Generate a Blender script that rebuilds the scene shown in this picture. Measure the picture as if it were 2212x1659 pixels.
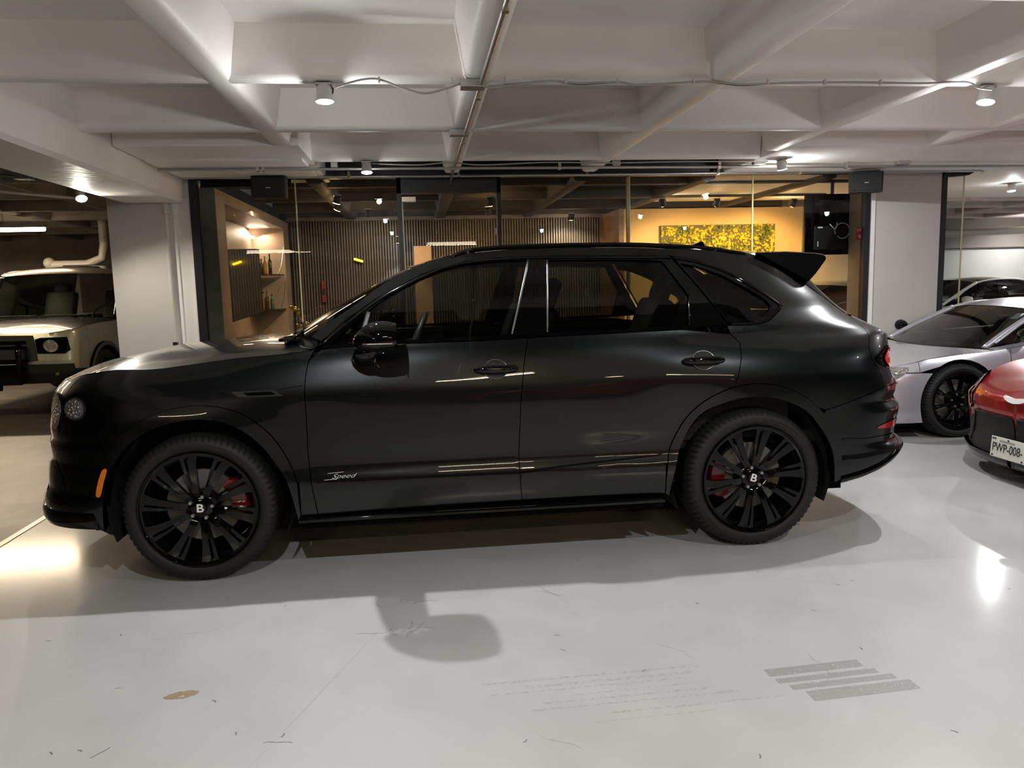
import bpy, bmesh, math, random
import numpy as np
from mathutils import Vector, Matrix
from mathutils.geometry import delaunay_2d_cdt

random.seed(7)
scene = bpy.context.scene
for o in list(bpy.data.objects):
    bpy.data.objects.remove(o)
COL = scene.collection

# ------------------------------------------------------------------ camera
YAW, PITCH, ROLL, F_PX = 0.1133, 0.1271, -0.0251, 1681.08
fwd = Vector((math.sin(YAW)*math.cos(PITCH), math.cos(YAW)*math.cos(PITCH), -math.sin(PITCH)))
rgt = Vector((math.cos(YAW), -math.sin(YAW), 0)); upv = rgt.cross(fwd)
r2 = rgt*math.cos(ROLL)+upv*math.sin(ROLL); u2 = -rgt*math.sin(ROLL)+upv*math.cos(ROLL)
cd = bpy.data.cameras.new('camera'); cd.sensor_width = 36; cd.lens = 36*F_PX/2212; cd.clip_start = .05; cd.clip_end = 100
cam = bpy.data.objects.new('camera', cd); COL.objects.link(cam); scene.camera = cam
cam.matrix_world = Matrix(((r2.x, u2.x, -fwd.x, -.3188), (r2.y, u2.y, -fwd.y, -4.0641), (r2.z, u2.z, -fwd.z, 1.4999), (0, 0, 0, 1)))

# ------------------------------------------------------------------ world, exposure
w = bpy.data.worlds.new('world'); scene.world = w; w.use_nodes = True
w.node_tree.nodes['Background'].inputs[0].default_value = (.9, .95, 1, 1)
w.node_tree.nodes['Background'].inputs[1].default_value = .02
scene.view_settings.view_transform = 'Standard'; scene.view_settings.look = 'None'
scene.view_settings.gamma = 1; scene.view_settings.use_curve_mapping = False
scene.view_settings.exposure = 1.0
scene.cycles.use_denoising = True
scene.cycles.max_bounces = 10; scene.cycles.glossy_bounces = 6; scene.cycles.transmission_bounces = 8; scene.cycles.transparent_max_bounces = 16
scene.cycles.diffuse_bounces = 4; scene.cycles.caustics_reflective = False; scene.cycles.caustics_refractive = False
scene.cycles.sample_clamp_indirect = 6.0

# lamp powers (W) : every lamp of the place reads its power from here
P_SPOT, P_OFFICE, P_TUBE, P_BACK = 92.0, 38.0, 56.0, 56.0
COOL, WARM, AMBER = (.97, .98, 1.0), (1, .80, .55), (1, .62, .26)

# ------------------------------------------------------------------ materials
MAT = {}
def mat(name, col, rough=.5, metal=0., coat=0., coatr=.03, emit=None, es=0., spec=.5, trans=0., ior=1.5, noise=None, bump=None, alpha=1.):
    if name in MAT: return MAT[name]
    m = bpy.data.materials.new(name); m.use_nodes = True; nt = m.node_tree
    b = nt.nodes['Principled BSDF']; b.inputs['Base Color'].default_value = (*col, 1)
    b.inputs['Roughness'].default_value = rough; b.inputs['Metallic'].default_value = metal
    b.inputs['Coat Weight'].default_value = coat; b.inputs['Coat Roughness'].default_value = coatr
    b.inputs['Specular IOR Level'].default_value = spec; b.inputs['IOR'].default_value = ior
    b.inputs['Transmission Weight'].default_value = trans; b.inputs['Alpha'].default_value = alpha
    if emit: b.inputs['Emission Color'].default_value = (*emit, 1); b.inputs['Emission Strength'].default_value = es
    tc = nt.nodes.new('ShaderNodeTexCoord')
    if noise:   # (scale, amount, detail)
        n = nt.nodes.new('ShaderNodeTexNoise'); n.inputs['Scale'].default_value = noise[0]; n.inputs['Detail'].default_value = noise[2] if len(noise) > 2 else 6
        nt.links.new(tc.outputs['Object'], n.inputs['Vector'])
        r = nt.nodes.new('ShaderNodeValToRGB'); a = noise[1]
        r.color_ramp.elements[0].position = .3; r.color_ramp.elements[1].position = .7
        r.color_ramp.elements[0].color = (*[max(0, c*(1-a)) for c in col], 1); r.color_ramp.elements[1].color = (*[min(1, c*(1+a)) for c in col], 1)
        nt.links.new(n.outputs['Fac'], r.inputs['Fac']); nt.links.new(r.outputs['Color'], b.inputs['Base Color'])
    if bump:    # (scale, strength, distance)
        n2 = nt.nodes.new('ShaderNodeTexNoise'); n2.inputs['Scale'].default_value = bump[0]; n2.inputs['Detail'].default_value = 5
        nt.links.new(tc.outputs['Object'], n2.inputs['Vector'])
        bp = nt.nodes.new('ShaderNodeBump'); bp.inputs['Strength'].default_value = bump[1]; bp.inputs['Distance'].default_value = bump[2]
        nt.links.new(n2.outputs['Fac'], bp.inputs['Height']); nt.links.new(bp.outputs['Normal'], b.inputs['Normal'])
    MAT[name] = m; return m

def thin_glass(name, tint, gloss_ior=1.5, haze=0.):
    """single sheet: fresnel mirror reflection over a tinted clear pane"""
    m = bpy.data.materials.new(name); m.use_nodes = True; nt = m.node_tree; nt.nodes.clear()
    out = nt.nodes.new('ShaderNodeOutputMaterial'); mx = nt.nodes.new('ShaderNodeMixShader')
    fr = nt.nodes.new('ShaderNodeFresnel'); fr.inputs[0].default_value = gloss_ior
    tr = nt.nodes.new('ShaderNodeBsdfTransparent'); tr.inputs[0].default_value = (*tint, 1)
    gl = nt.nodes.new('ShaderNodeBsdfGlossy'); gl.inputs['Roughness'].default_value = haze; gl.inputs['Color'].default_value = (1, 1, 1, 1)
    nt.links.new(fr.outputs[0], mx.inputs[0]); nt.links.new(tr.outputs[0], mx.inputs[1]); nt.links.new(gl.outputs[0], mx.inputs[2])
    nt.links.new(mx.outputs[0], out.inputs[0]); MAT[name] = m; return m

M_paint = mat('black_car_paint', (.0010, .0023, .0027), .30, metal=.6, coat=1., coatr=.012)
M_paint.node_tree.nodes['Principled BSDF'].inputs['Coat IOR'].default_value = 1.37
M_gloss = mat('gloss_black_trim', (.002, .002, .002), .03, spec=.38)
M_matte = mat('matte_black', (.006, .006, .006), .7)
M_void = mat('underbody_black', (.003, .003, .003), .9, spec=.1)
M_rubber = mat('tyre_rubber', (.010, .010, .0095), .62, spec=.35, bump=(60, .15, .002))
M_rim = mat('gloss_black_wheel', (.002, .002, .0025), .05, spec=.32)
M_disc = mat('brake_disc_steel', (.20, .19, .175), .5, metal=.4)
M_cal = mat('red_caliper', (.12, .004, .006), .3, coat=.6)
M_chrome = mat('chrome', (.75, .74, .72), .12, metal=1.)
M_steel = mat('galvanised_steel', (.45, .44, .42), .38, metal=.9)
M_white_mark = mat('white_marking', (.8, .8, .78), .4)
M_amber = mat('amber_reflector', (.75, .20, .02), .25, coat=1.)
M_red = mat('red_lens', (.45, .008, .006), .12, coat=1., emit=(1, .05, .03), es=.06)
M_lampglass = mat('clear_lamp_glass', (.30, .28, .26), .10, metal=.7, coat=1., bump=(45, 1., .02))
M_tint = thin_glass('tinted_window_glass', (.31, .33, .30), 1.38)
M_clear = thin_glass('clear_window_glass', (.72, .76, .72))
M_ofglass = thin_glass('office_glass', (.90, .93, .90), 1.45)
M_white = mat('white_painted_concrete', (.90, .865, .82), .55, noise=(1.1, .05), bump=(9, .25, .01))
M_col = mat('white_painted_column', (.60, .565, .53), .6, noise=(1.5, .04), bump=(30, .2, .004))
M_conc = mat('bare_grey_concrete', (.20, .185, .165), .8, noise=(2.2, .25), bump=(12, .35, .01))
M_black = mat('satin_black_paint', (.008, .008, .008), .45, noise=(3, .2))
M_darkceil = mat('dark_office_ceiling', (.030, .026, .022), .7, noise=(3, .2))
M_pipe = mat('white_plastic_pipe', (.62, .58, .52), .4)
M_cable = mat('grey_cable', (.42, .39, .36), .5)
M_int = mat('dark_cabin_leather', (.007, .007, .008), .6, spec=.3)
M_int2 = mat('grey_cabin_trim', (.07, .075, .08), .4)

# ------------------------------------------------------------------ object helpers
def link(o, parent=None, **k):
    COL.objects.link(o)
    if parent is not None: o.parent = parent
    for a, v in k.items():
        if v is not None: o[a] = v
    return o
def thing(name, label, cat, loc=(0, 0, 0), rotz=0., group=None):
    o = bpy.data.objects.new(name, None); o.empty_display_size = .1
    link(o, None, label=label, category=cat, group=group); o.location = loc; o.rotation_euler = (0, 0, rotz); return o
def tag(o, label=None, cat=None, group=None, kind=None):
    for a, v in (('label', label), ('category', cat), ('group', group), ('kind', kind)):
        if v is not None: o[a] = v
    return o
def mesh(name, verts, faces, m, parent=None, smooth=False, angle=None, normals=None):
    me = bpy.data.meshes.new(name); me.from_pydata([tuple(map(float, v)) for v in verts], [], [tuple(map(int, f)) for f in faces]); me.update()
    if m is not None: me.materials.append(m)
    if smooth or angle or normals is not None:
        me.polygons.foreach_set('use_smooth', [True]*len(me.polygons))
    if angle: me.set_sharp_from_angle(angle=math.radians(angle))
    if normals is not None: me.normals_split_custom_set_from_vertices([tuple(map(float, n)) for n in normals])
    return link(bpy.data.objects.new(name, me), parent)
class G:
    """collects simple solids into one mesh"""
    def __init__(s): s.v, s.f = [], []
    def add(s, v, f):
        n = len(s.v); s.v += [tuple(p) for p in v]; s.f += [tuple(i+n for i in q) for q in f]; return s
    def box(s, a, b, ch=0.):
        (x0, y0, z0), (x1, y1, z1) = a, b
        x0, x1 = min(x0, x1), max(x0, x1); y0, y1 = min(y0, y1), max(y0, y1); z0, z1 = min(z0, z1), max(z0, z1)
        if ch <= 0:
            return s.add([(x0, y0, z0), (x1, y0, z0), (x1, y1, z0), (x0, y1, z0), (x0, y0, z1), (x1, y0, z1), (x1, y1, z1), (x0, y1, z1)],
                         [(0, 3, 2, 1), (4, 5, 6, 7), (0, 1, 5, 4), (1, 2, 6, 5), (2, 3, 7, 6), (3, 0, 4, 7)])
        bm = bmesh.new(); bmesh.ops.create_cube(bm, size=1)
        for q in bm.verts: q.co = Vector(((x0+x1)/2+q.co.x*(x1-x0), (y0+y1)/2+q.co.y*(y1-y0), (z0+z1)/2+q.co.z*(z1-z0)))
        bmesh.ops.bevel(bm, geom=bm.edges[:], offset=ch, segments=2, affect='EDGES', profile=.5)
        bm.verts.index_update(); s.add([q.co[:] for q in bm.verts], [[q.index for q in f.verts] for f in bm.faces]); bm.free(); return s
    def obox(s, c, size, M, ch=0.):
        g = G().box([-q/2 for q in size], [q/2 for q in size], ch); c = Vector(c)
        return s.add([(M @ Vector(v)+c)[:] for v in g.v], g.f)
    def tube(s, pts, r, n=8, caps=True):
        pts = [Vector(p) for p in pts]; rr = r if isinstance(r, (list, tuple)) else [r]*len(pts); rings = []; pn = None
        for i, p in enumerate(pts):
            t = (pts[min(i+1, len(pts)-1)]-pts[max(i-1, 0)]).normalized()
            a = pn if pn else (Vector((0, 0, 1)) if abs(t.z) < .9 else Vector((1, 0, 0)))
            a = (a-t*a.dot(t)).normalized(); b = t.cross(a); pn = a
            rings.append([(p+(a*math.cos(2*math.pi*k/n)+b*math.sin(2*math.pi*k/n))*rr[i])[:] for k in range(n)])
        v = [q for g in rings for q in g]; f = []
        for i in range(len(pts)-1):
            for k in range(n): f.append((i*n+k, i*n+(k+1) % n, (i+1)*n+(k+1) % n, (i+1)*n+k))
        if caps: f += [tuple(range(n))[::-1], tuple((len(pts)-1)*n+k for k in range(n))]
        return s.add(v, f)
    def lathe(s, prof, n=32, c=(0, 0, 0), axis='z', closed=False):
        """prof: list of (r, h)"""
        v, f = [], []; m = len(prof)
        for k in range(n):
            a = 2*math.pi*k/n
            for r, h in prof:
                p = (r*math.cos(a), r*math.sin(a), h)
                if axis == 'y': p = (p[0], p[2], p[1])
                if axis == 'x': p = (p[2], p[0], p[1])
                v.append((p[0]+c[0], p[1]+c[1], p[2]+c[2]))
        for k in range(n):
            for i in range(m if closed else m-1):
                j = (i+1) % m; f.append((k*m+i, ((k+1) % n)*m+i, ((k+1) % n)*m+j, k*m+j))
        return s.add(v, f)
    def ellipsoid(s, c, r, n=16, m=10, M=None):
        v, f = [], []
        for i in range(m+1):
            ph = math.pi*i/m
            for k in range(n):
                a = 2*math.pi*k/n; p = Vector((r[0]*math.sin(ph)*math.cos(a), r[1]*math.sin(ph)*math.sin(a), r[2]*math.cos(ph)))
                if M: p = M @ p
                v.append((p+Vector(c))[:])
        for i in range(m):
            for k in range(n): f.append((i*n+k, i*n+(k+1) % n, (i+1)*n+(k+1) % n, (i+1)*n+k))
        return s.add(v, f)
    def prism(s, poly, h0, h1, fn=None):
        """poly [(u,v)] extruded along w; fn(u,v,w)->xyz"""
        fn = fn or (lambda u, v, w: (u, v, w)); n = len(poly)
        v = [fn(a, b, h0) for a, b in poly]+[fn(a, b, h1) for a, b in poly]
        f = [tuple(range(n))[::-1], tuple(range(n, 2*n))]+[(i, (i+1) % n, (i+1) % n+n, i+n) for i in range(n)]
        return s.add(v, f)
    def out(s, name, m, parent=None, smooth=False, angle=None, fix=True):
        o = mesh(name, s.v, s.f, m, parent)
        if fix:
            bm = bmesh.new(); bm.from_mesh(o.data); bmesh.ops.remove_doubles(bm, verts=bm.verts[:], dist=1e-5)
            bmesh.ops.recalc_face_normals(bm, faces=bm.faces[:]); bm.to_mesh(o.data); bm.free()
        if smooth or angle: o.data.polygons.foreach_set('use_smooth', [True]*len(o.data.polygons))
        if angle: o.data.set_sharp_from_angle(angle=math.radians(angle))
        return o
def copy_tree(o, parent=None):
    c = o.copy(); COL.objects.link(c); c.parent = parent
    for ch in list(o.children): copy_tree(ch, c)
    return c
def text(name, s, size, m, loc, rot, parent=None, shear=0., extrude=.001, align='CENTER', sx=1., offset=0.):
    cu = bpy.data.curves.new(name, 'FONT'); cu.body = s; cu.size = size; cu.extrude = extrude; cu.shear = shear
    cu.align_x = align; cu.align_y = 'CENTER'; cu.materials.append(m)
    cu.offset = offset; t_ = bpy.data.objects.new(name, cu); COL.objects.link(t_); bpy.context.view_layer.update()
    me = bpy.data.meshes.new_from_object(t_.evaluated_get(bpy.context.evaluated_depsgraph_get())); bpy.data.objects.remove(t_)
    me.name = name; o = link(bpy.data.objects.new(name, me), parent); o.location = loc; o.rotation_euler = rot; o.scale = (sx, 1, 1); return o
def light(name, kind, loc, power, color, parent=None, size=.05, direction=(0, 0, -1), spot=150, blend=.6, sx=None, sy=None):
    l = bpy.data.lights.new(name, kind); l.energy = power; l.color = color
    if kind == 'SPOT': l.spot_size = math.radians(spot); l.spot_blend = blend; l.shadow_soft_size = size
    if kind == 'POINT': l.shadow_soft_size = size
    if kind == 'AREA': l.shape = 'RECTANGLE'; l.size = sx or size; l.size_y = sy or size
    o = link(bpy.data.objects.new(name, l), parent); o.location = loc
    o.rotation_euler = Vector(direction).to_track_quat('-Z', 'Y').to_euler(); return o
def smooth_line(pts, n=8, closed=False):
    """Catmull-Rom resample of a point list"""
    P = [np.array(p, float) for p in pts]; o = []; m = len(P)
    for i in range(m if closed else m-1):
        g = (lambda k: P[k % m]) if closed else (lambda k: P[min(max(k, 0), m-1)])
        a, b, c, d = g(i-1), g(i), g(i+1), g(i+2)
        for k in range(n):
            t = k/n; o.append(tuple(.5*((2*b)+(c-a)*t+(2*a-5*b+4*c-d)*t*t+(3*b-a-3*c+d)*t**3)))
    if not closed: o.append(tuple(P[-1]))
    return o
def sm(v): v = np.clip(v, 0, 1); return v*v*(3-2*v)

# ================================================================== THE ROOM
ZC = 2.65                                      # underside of the white waffle ribs
XR, YR, PITCHR = [-1.38+1.43*i for i in range(-2, 9)], [.57+1.43*j for j in range(-6, 10)], 1.43
XB0, XB1 = -3.28, -2.67                        # the beam over the left column
YG = 4.36                                      # office glass plane

def floor_mat(name, col, rough, sc, amt):
    m = mat(name, col, rough, noise=(sc, amt, 8), bump=(45, .12, .003), spec=.5); nt = m.node_tree; b = nt.nodes['Principled BSDF']
    tc = nt.nodes['Texture Coordinate']
    n = nt.nodes.new('ShaderNodeTexNoise'); n.inputs['Scale'].default_value = 1.6; n.inputs['Detail'].default_value = 9; n.inputs['Roughness'].default_value = .65
    nt.links.new(tc.outputs['Object'], n.inputs['Vector'])
    mr = nt.nodes.new('ShaderNodeMapRange'); mr.inputs['From Min'].default_value = .3; mr.inputs['From Max'].default_value = .7
    mr.inputs['To Min'].default_value = rough*.88; mr.inputs['To Max'].default_value = rough*1.12
    nt.links.new(n.outputs['Fac'], mr.inputs['Value']); nt.links.new(mr.outputs['Result'], b.inputs['Roughness']); return m
M_floor = floor_mat('grey_epoxy_floor', (.415, .412, .404), .5, 3.2, .05)
_b = M_floor.node_tree.nodes['Principled BSDF']; _b.inputs['Coat Weight'].default_value = .55; _b.inputs['Coat Roughness'].default_value = .13; _b.inputs['Specular IOR Level'].default_value = .3
M_floor2 = floor_mat('worn_concrete_floor', (.075, .067, .056), .42, 3.1, .22)
M_floor3 = floor_mat('dark_office_floor', (.09, .075, .06), .25, 2.1, .2)

fl = G().box((-2.92, -9.5, -.2), (14, 13.5, 0)).out('floor', M_floor); tag(fl, kind='structure')
f2 = G().box((-14, -9.5, -.2), (-2.935, 13.5, -.0)).out('floor_left_bay', M_floor2); tag(f2, kind='structure')
f3 = G().box((-2.5, YG+.02, .0), (5.4, 9.2, .012)).out('floor_office', M_floor3); tag(f3, kind='structure')
G().box((-2.95, -9, -.02), (-2.905, 13, .004)).out('joint_strip', M_steel, fl)

# floor marks : cracks, a chip, a brown stain, tyre scuffs (all parts of the floor)
def stain_mat(name, col, sc, th, a):
    m = mat(name, col, .45); nt = m.node_tree; b = nt.nodes['Principled BSDF']; tc = nt.nodes['Texture Coordinate']
    n = nt.nodes.new('ShaderNodeTexNoise'); n.inputs['Scale'].default_value = sc; n.inputs['Detail'].default_value = 8; n.inputs['Roughness'].default_value = .7
    nt.links.new(tc.outputs['Object'], n.inputs['Vector'])
    mr = nt.nodes.new('ShaderNodeMapRange'); mr.inputs['From Min'].default_value = th; mr.inputs['From Max'].default_value = th+.12
    mr.inputs['To Max'].default_value = a; nt.links.new(n.outputs['Fac'], mr.inputs['Value']); nt.links.new(mr.outputs['Result'], b.inputs['Alpha']); return m
M_scuff = stain_mat('grey_tyre_scuff', (.34, .325, .31), 60, .36, .62)
M_scuff2 = stain_mat('faint_tyre_scuff', (.44, .43, .41), 55, .45, .3)
M_brown = stain_mat('brown_stain', (.33, .24, .13), 30, .38, .8)
M_crackm = mat('crack_line', (.14, .135, .13), .8)
M_joint = mat('faint_joint_line', (.34, .335, .325), .7)
def ribbon(name, pts, wd, m, z=.0006, parent=fl):
    v, f = [], []
    for i, p in enumerate(pts):
        p = Vector((p[0], p[1], 0)); q = Vector((*pts[min(i+1, len(pts)-1)], 0))-Vector((*pts[max(i-1, 0)], 0)); nn = Vector((-q.y, q.x, 0)).normalized()
        wl = wd*(.35+.65*random.random()) if wd < .004 else wd
        v += [(p+nn*wl/2+Vector((0, 0, z)))[:], (p-nn*wl/2+Vector((0, 0, z)))[:]]
        if i: f.append((2*i-2, 2*i-1, 2*i+1, 2*i))
    return mesh(name, v, f, m, parent)
ribbon('expansion_joint', [(-1.02, -1.86), (-.9, -1.64), (-.55, -.72), (-.24, .12), (.16, .9), (.6, 2.0)], .0035, M_joint)
def crack(x, y, L, a, n=14, wd=.003, curl=.5):
    p = [(x, y)]
    for i in range(n):
        a += random.uniform(-curl, curl); x += L/n*math.cos(a); y += L/n*math.sin(a); p.append((x, y))
    ribbon('crack', p, wd, M_crackm if wd > .0022 else M_joint)
for c in [(-.50, -.72, .20, -1.4), (-.36, -.70, .16, -1.9), (-.5, -.80, .18, .1), (-.44, -.79, .14, .25), (-.47, -.40, .25, -1.2, 12, .0025), (-.40, -.46, .12, .7, 8, .0025)]: crack(*c)
for c in [(-1.62, -.45, .45, -1.3, 16, .002), (-1.35, -.62, .5, .2, 18, .002), (.15, -.42, .45, -.4, 14, .002), (.13, -.28, .3, -.9, 12, .0025), (.43, .03, .12, -1.3, 8, .003), (.46, -.03, .10, .1, 6, .0025), (.55, .02, .09, .25, 5, .003),
          (1.1, -.98, .14, .8, 5, .002), (.6, -1.05, .22, -.9, 8, .002), (1.17, -1.25, .26, -1.5, 9, .0025), (-.9, -1.55, .10, .4, 5, .003), (-1.45, -1.55, .07, .6, 4, .004), (.0, -1.62, .2, -1.4, 8, .002)]: crack(*c)
for k in range(110):
    x, y = random.uniform(-2.2, 2.6), random.uniform(-1.9, -.35); a = random.uniform(0, 3.1)
    p = [(x, y), (x+.012*math.cos(a), y+.012*math.sin(a)), (x+.022*math.cos(a+.3), y+.022*math.sin(a+.3))]
    if k % 3 == 0: ribbon('chip', p, random.uniform(.004, .006), M_crackm)
def blob(name, cx, cy, rx, ry, m, n=26, jit=.12, z=.0005, rot=0):
    v = [(cx, cy, z)]+[(cx+(rx*(1+random.uniform(-jit, jit)))*math.cos(t)*math.cos(rot)-ry*math.sin(t)*math.sin(rot), cy+rx*math.cos(t)*math.sin(rot)+(ry*(1+random.uniform(-jit, jit)))*math.sin(t)*math.cos(rot), z) for t in [2*math.pi*k/n for k in range(n)]]
    return mesh(name, v, [(0, 1+k, 1+(k+1) % n) for k in range(n)], m, fl)
blob('brown_stain', -1.27, -1.18, .062, .028, M_brown, rot=.2)
blob('chipped_paint', -.42, -.77, .075, .045, stain_mat('bright_chip', (.62, .62, .61), 20, .4, .7), z=.0004)
for k, (y0, y1, x0, x1) in enumerate([(-1.33, -1.385, .94, 1.33), (-1.405, -1.44, .95, 1.36), (-1.455, -1.49, .98, 1.40), (-1.505, -1.575, 1.02, 1.44)]):
    mesh('tyre_scuff', [(x0, y1-.02, .0007), (x1, y1, .0007), (x1, y0, .0007), (x0, y0-.02, .0007)], [(0, 1, 2, 3)], M_scuff, fl)
for k in range(8):
    y = -1.27-.045*k+random.uniform(-.012, .012); xa, xb, hw = random.uniform(-.15, .35), random.uniform(.6, .92), random.uniform(.003, .012); mesh('faint_scuff', [(xa, y-.012-hw, .0005), (xb, y-hw, .0005), (xb, y+hw, .0005), (xa, y-.012+hw, .0005)], [(0, 1, 2, 3)], M_scuff2, fl)

# ---- ceilings
ce = G().box((XB1, -1.25, 2.93), (14, 3.36, 3.2)).out('ceiling', M_white); tag(ce, kind='structure')
def rib(name, m, parent, along, pos, a, b, z0=ZC, wb=.15, wt=.25, h=.34):
    """rounded tapering rib of the waffle slab"""
    pr = [(-wt/2-.05, h), (-wt/2-.012, h-.02), (-wt/2, h-.06), (-wb/2-.006, .030), (-wb/2+.008, .008), (-wb/2+.028, 0)]
    pr = pr+[(-x, z) for x, z in pr[::-1]]
    fn = (lambda u, v, w_: (w_, pos+u, z0+v)) if along == 'x' else (lambda u, v, w_: (pos+u, w_, z0+v))
    return G().prism(pr, a, b, fn).out(name, m, parent, angle=50)
for j, y in enumerate(YR):
    if y > 3.6 or y < -1.1: continue
    wb = .12
    if y > 3: rib('rib', M_white, ce, 'x', 3.33, XB1, 2.96, ZC-.004, .10, .2)
    elif y > 1.7: rib('rib', M_white, ce, 'x', y-.04, XB1, 14, ZC, .13, .22)
    else: rib('rib', M_white, ce, 'x', y, XB1, 14, ZC, .12, .24)
for i, x in enumerate(XR):
    if x < XB1+.3: continue
    if -2 < x < -1: rib('rib', M_white, ce, 'y', x, -1.22, 3.0, ZC-.003, .15, .26)
    elif x < 2.8: rib('rib', M_white, ce, 'y', x, -1.22, 4.12, ZC-.003, .15, .26)
    else: rib('rib', M_white, ce, 'y', x, -1.22, 2.9, ZC-.003, .15, .26)
ceb = G().box((XB1, -9.5, 2.93), (14, -1.25, 3.2)).out('ceiling_rear', mat('unlit_tone_ceiling', (.07, .065, .06), .8)); tag(ceb, kind='structure')  # unseen ceiling behind the viewer, darkened in its colour as if unlit
for j in range(4): rib('rib', MAT['unlit_tone_ceiling'], ceb, 'x', -2.29-1.43*j, XB1, 14, ZC, .12, .24)
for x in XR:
    if x > XB1+.3: rib('rib', MAT['unlit_tone_ceiling'], ceb, 'y', x, -9.4, -1.24, ZC-.003, .15, .26)
# fillets where ribs cross the camera-side cells (rounded pan corners)
# solid column heads
G().box((XB1, 2.52, ZC-.006), (-1.24, YG+.4, 3.0), .02).out('column_head', M_white, ce, angle=40)
G().box((2.97, 2.66, ZC-.006), (14, 7.2, 3.0), .02).out('column_head', M_white, ce, angle=40)
G().box((-2.62, 3.1, ZC-.03), (-1.30, 4.1, ZC), .01).out('formwork_panel', M_white, ce, angle=40)
# black-painted soffit over the shop front and dark office ceiling
co = G().box((-2.6, 3.40, 2.90), (5.0, 10.4, 3.1)).out('ceiling_office', M_darkceil); tag(co, kind='structure')
for y in (5.0, 6.43, 7.86, 9.0): rib('rib', M_darkceil, co, 'x', y, -2.4, 5.3, 2.62, .16, .24, .3)
for x in (-1.38, .05, 1.48, 2.91, 4.34): rib('rib', M_darkceil, co, 'y', x, 4.5, 10.2, 2.60, .16, .24, .3)
# left bay ceiling, bare concrete
cl = G().box((-14, -9.5, 2.95), (XB0, 13.5, 3.2)).out('ceiling_left_bay', M_conc); tag(cl, kind='structure')
for j in range(-3, 9): rib('rib', M_conc, cl, 'x', .3+1.43*j, -14, XB0, ZC, .14, .26, .32)
for i in range(1, 8): rib('rib', M_conc, cl, 'y', -3.1-1.43*i, -6, 13.5, ZC-.004, .14, .26, .32)
# right rear bay ceiling
M_pink = mat('warm_white_concrete', (.55, .46, .42), .6, noise=(1.4, .08), bump=(12, .3, .01))
cr = G().box((5.5, 7.0, 2.95), (14, 13.5, 3.2)).out('ceiling_rear_bay', M_pink); tag(cr, kind='structure')
for y in (7.3, 8.4, 9.6, 10.8, 12.0): rib('rib', M_pink, cr, 'x', y, 5.6, 14, 2.60, .16, .26, .36)
for x in (6.6, 8.1, 9.6, 11.1, 12.6): rib('rib', M_pink, cr, 'y', x, 7.1, 13.4, 2.595, .16, .26, .36)
# beam on the left
bmz = G().prism([(XB0, 3.0), (XB0, 2.45), (XB0+.04, 2.41), (XB1-.03, 2.41), (XB1, 2.44), (XB1, 3.0)], -9.5, YG+.02, lambda u, v, w_: (u, w_, v)).out('beam_left', M_white, angle=40); tag(bmz, kind='structure')

# ---- columns and walls
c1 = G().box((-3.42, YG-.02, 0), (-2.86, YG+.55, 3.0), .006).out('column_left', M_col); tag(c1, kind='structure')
c2 = G().box((-2.86, YG+.04, 0), (-2.60, YG+.5, 3.0), .006).out('wall_return_left', M_white); tag(c2, kind='structure')
G().box((-2.80, YG+.025, 0), (-2.775, YG+.04, 2.5)).out('corner_bead', M_white, c2)
G().box((-2.63, YG-.0, 0), (-2.605, YG+.06, 2.66)).out('corner_bead', M_white, c2)
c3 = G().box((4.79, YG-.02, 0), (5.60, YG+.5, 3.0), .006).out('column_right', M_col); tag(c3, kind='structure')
G().box((4.735, YG-.03, 0), (4.80, YG+.03, 2.65)).out('column_trim', M_white, c3)
dp = thing('drain_pipe', 'slim white drainpipe running down the inner corner of the left column', 'pipe', (-2.86, YG-.0, 0))
G().tube([(0, 0, .0), (0, 0, 2.42), (.0, .0, 2.60)], .026, 12).out('pipe_tube', M_pipe, dp, angle=40)
for z in (.98, 2.31, 2.36): G().lathe([(.03, -.015), (.036, -.015), (.036, .015), (.03, .015)], 14, (0, 0, z)).out('pipe_clamp', M_chrome if z < 1 else M_pipe, dp)
# far enclosure
M_fdark = mat('unlit_tone_wall', (.04, .038, .035), .8)  # wall behind the viewer, its lack of light put into the colour
M_far = mat('dim_far_wall', (.17, .145, .125), .8, noise=(2, .15))
M_farr = mat('grey_painted_block_wall', (.46, .455, .42), .7, noise=(1.2, .06), bump=(20, .2, .005))
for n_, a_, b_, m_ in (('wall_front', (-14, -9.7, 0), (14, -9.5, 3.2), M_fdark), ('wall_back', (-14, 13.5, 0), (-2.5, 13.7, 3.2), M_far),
                       ('wall_left', (-14.2, -9.5, 0), (-14, 13.5, 3.2), M_far), ('wall_right', (14, -9.5, 0), (14.2, 13.5, 3.2), M_far)):
    tag(G().box(a_, b_).out(n_, m_), kind='structure')
wr = G().box((5.4, 11.2, 0), (14, 11.4, 3.2)).out('wall_rear_right', M_farr); tag(wr, kind='structure')
G().box((6, 11.12, 2.02), (14, 11.2, 2.9)).out('wall_band', mat('taupe_beam', (.19, .165, .145), .7), wr)
for x in (8.2, 10.4, 12.6): G().box((x-.008, 11.193, 0), (x+.008, 11.2, 2.02)).out('panel_joint', M_conc, wr)

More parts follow.
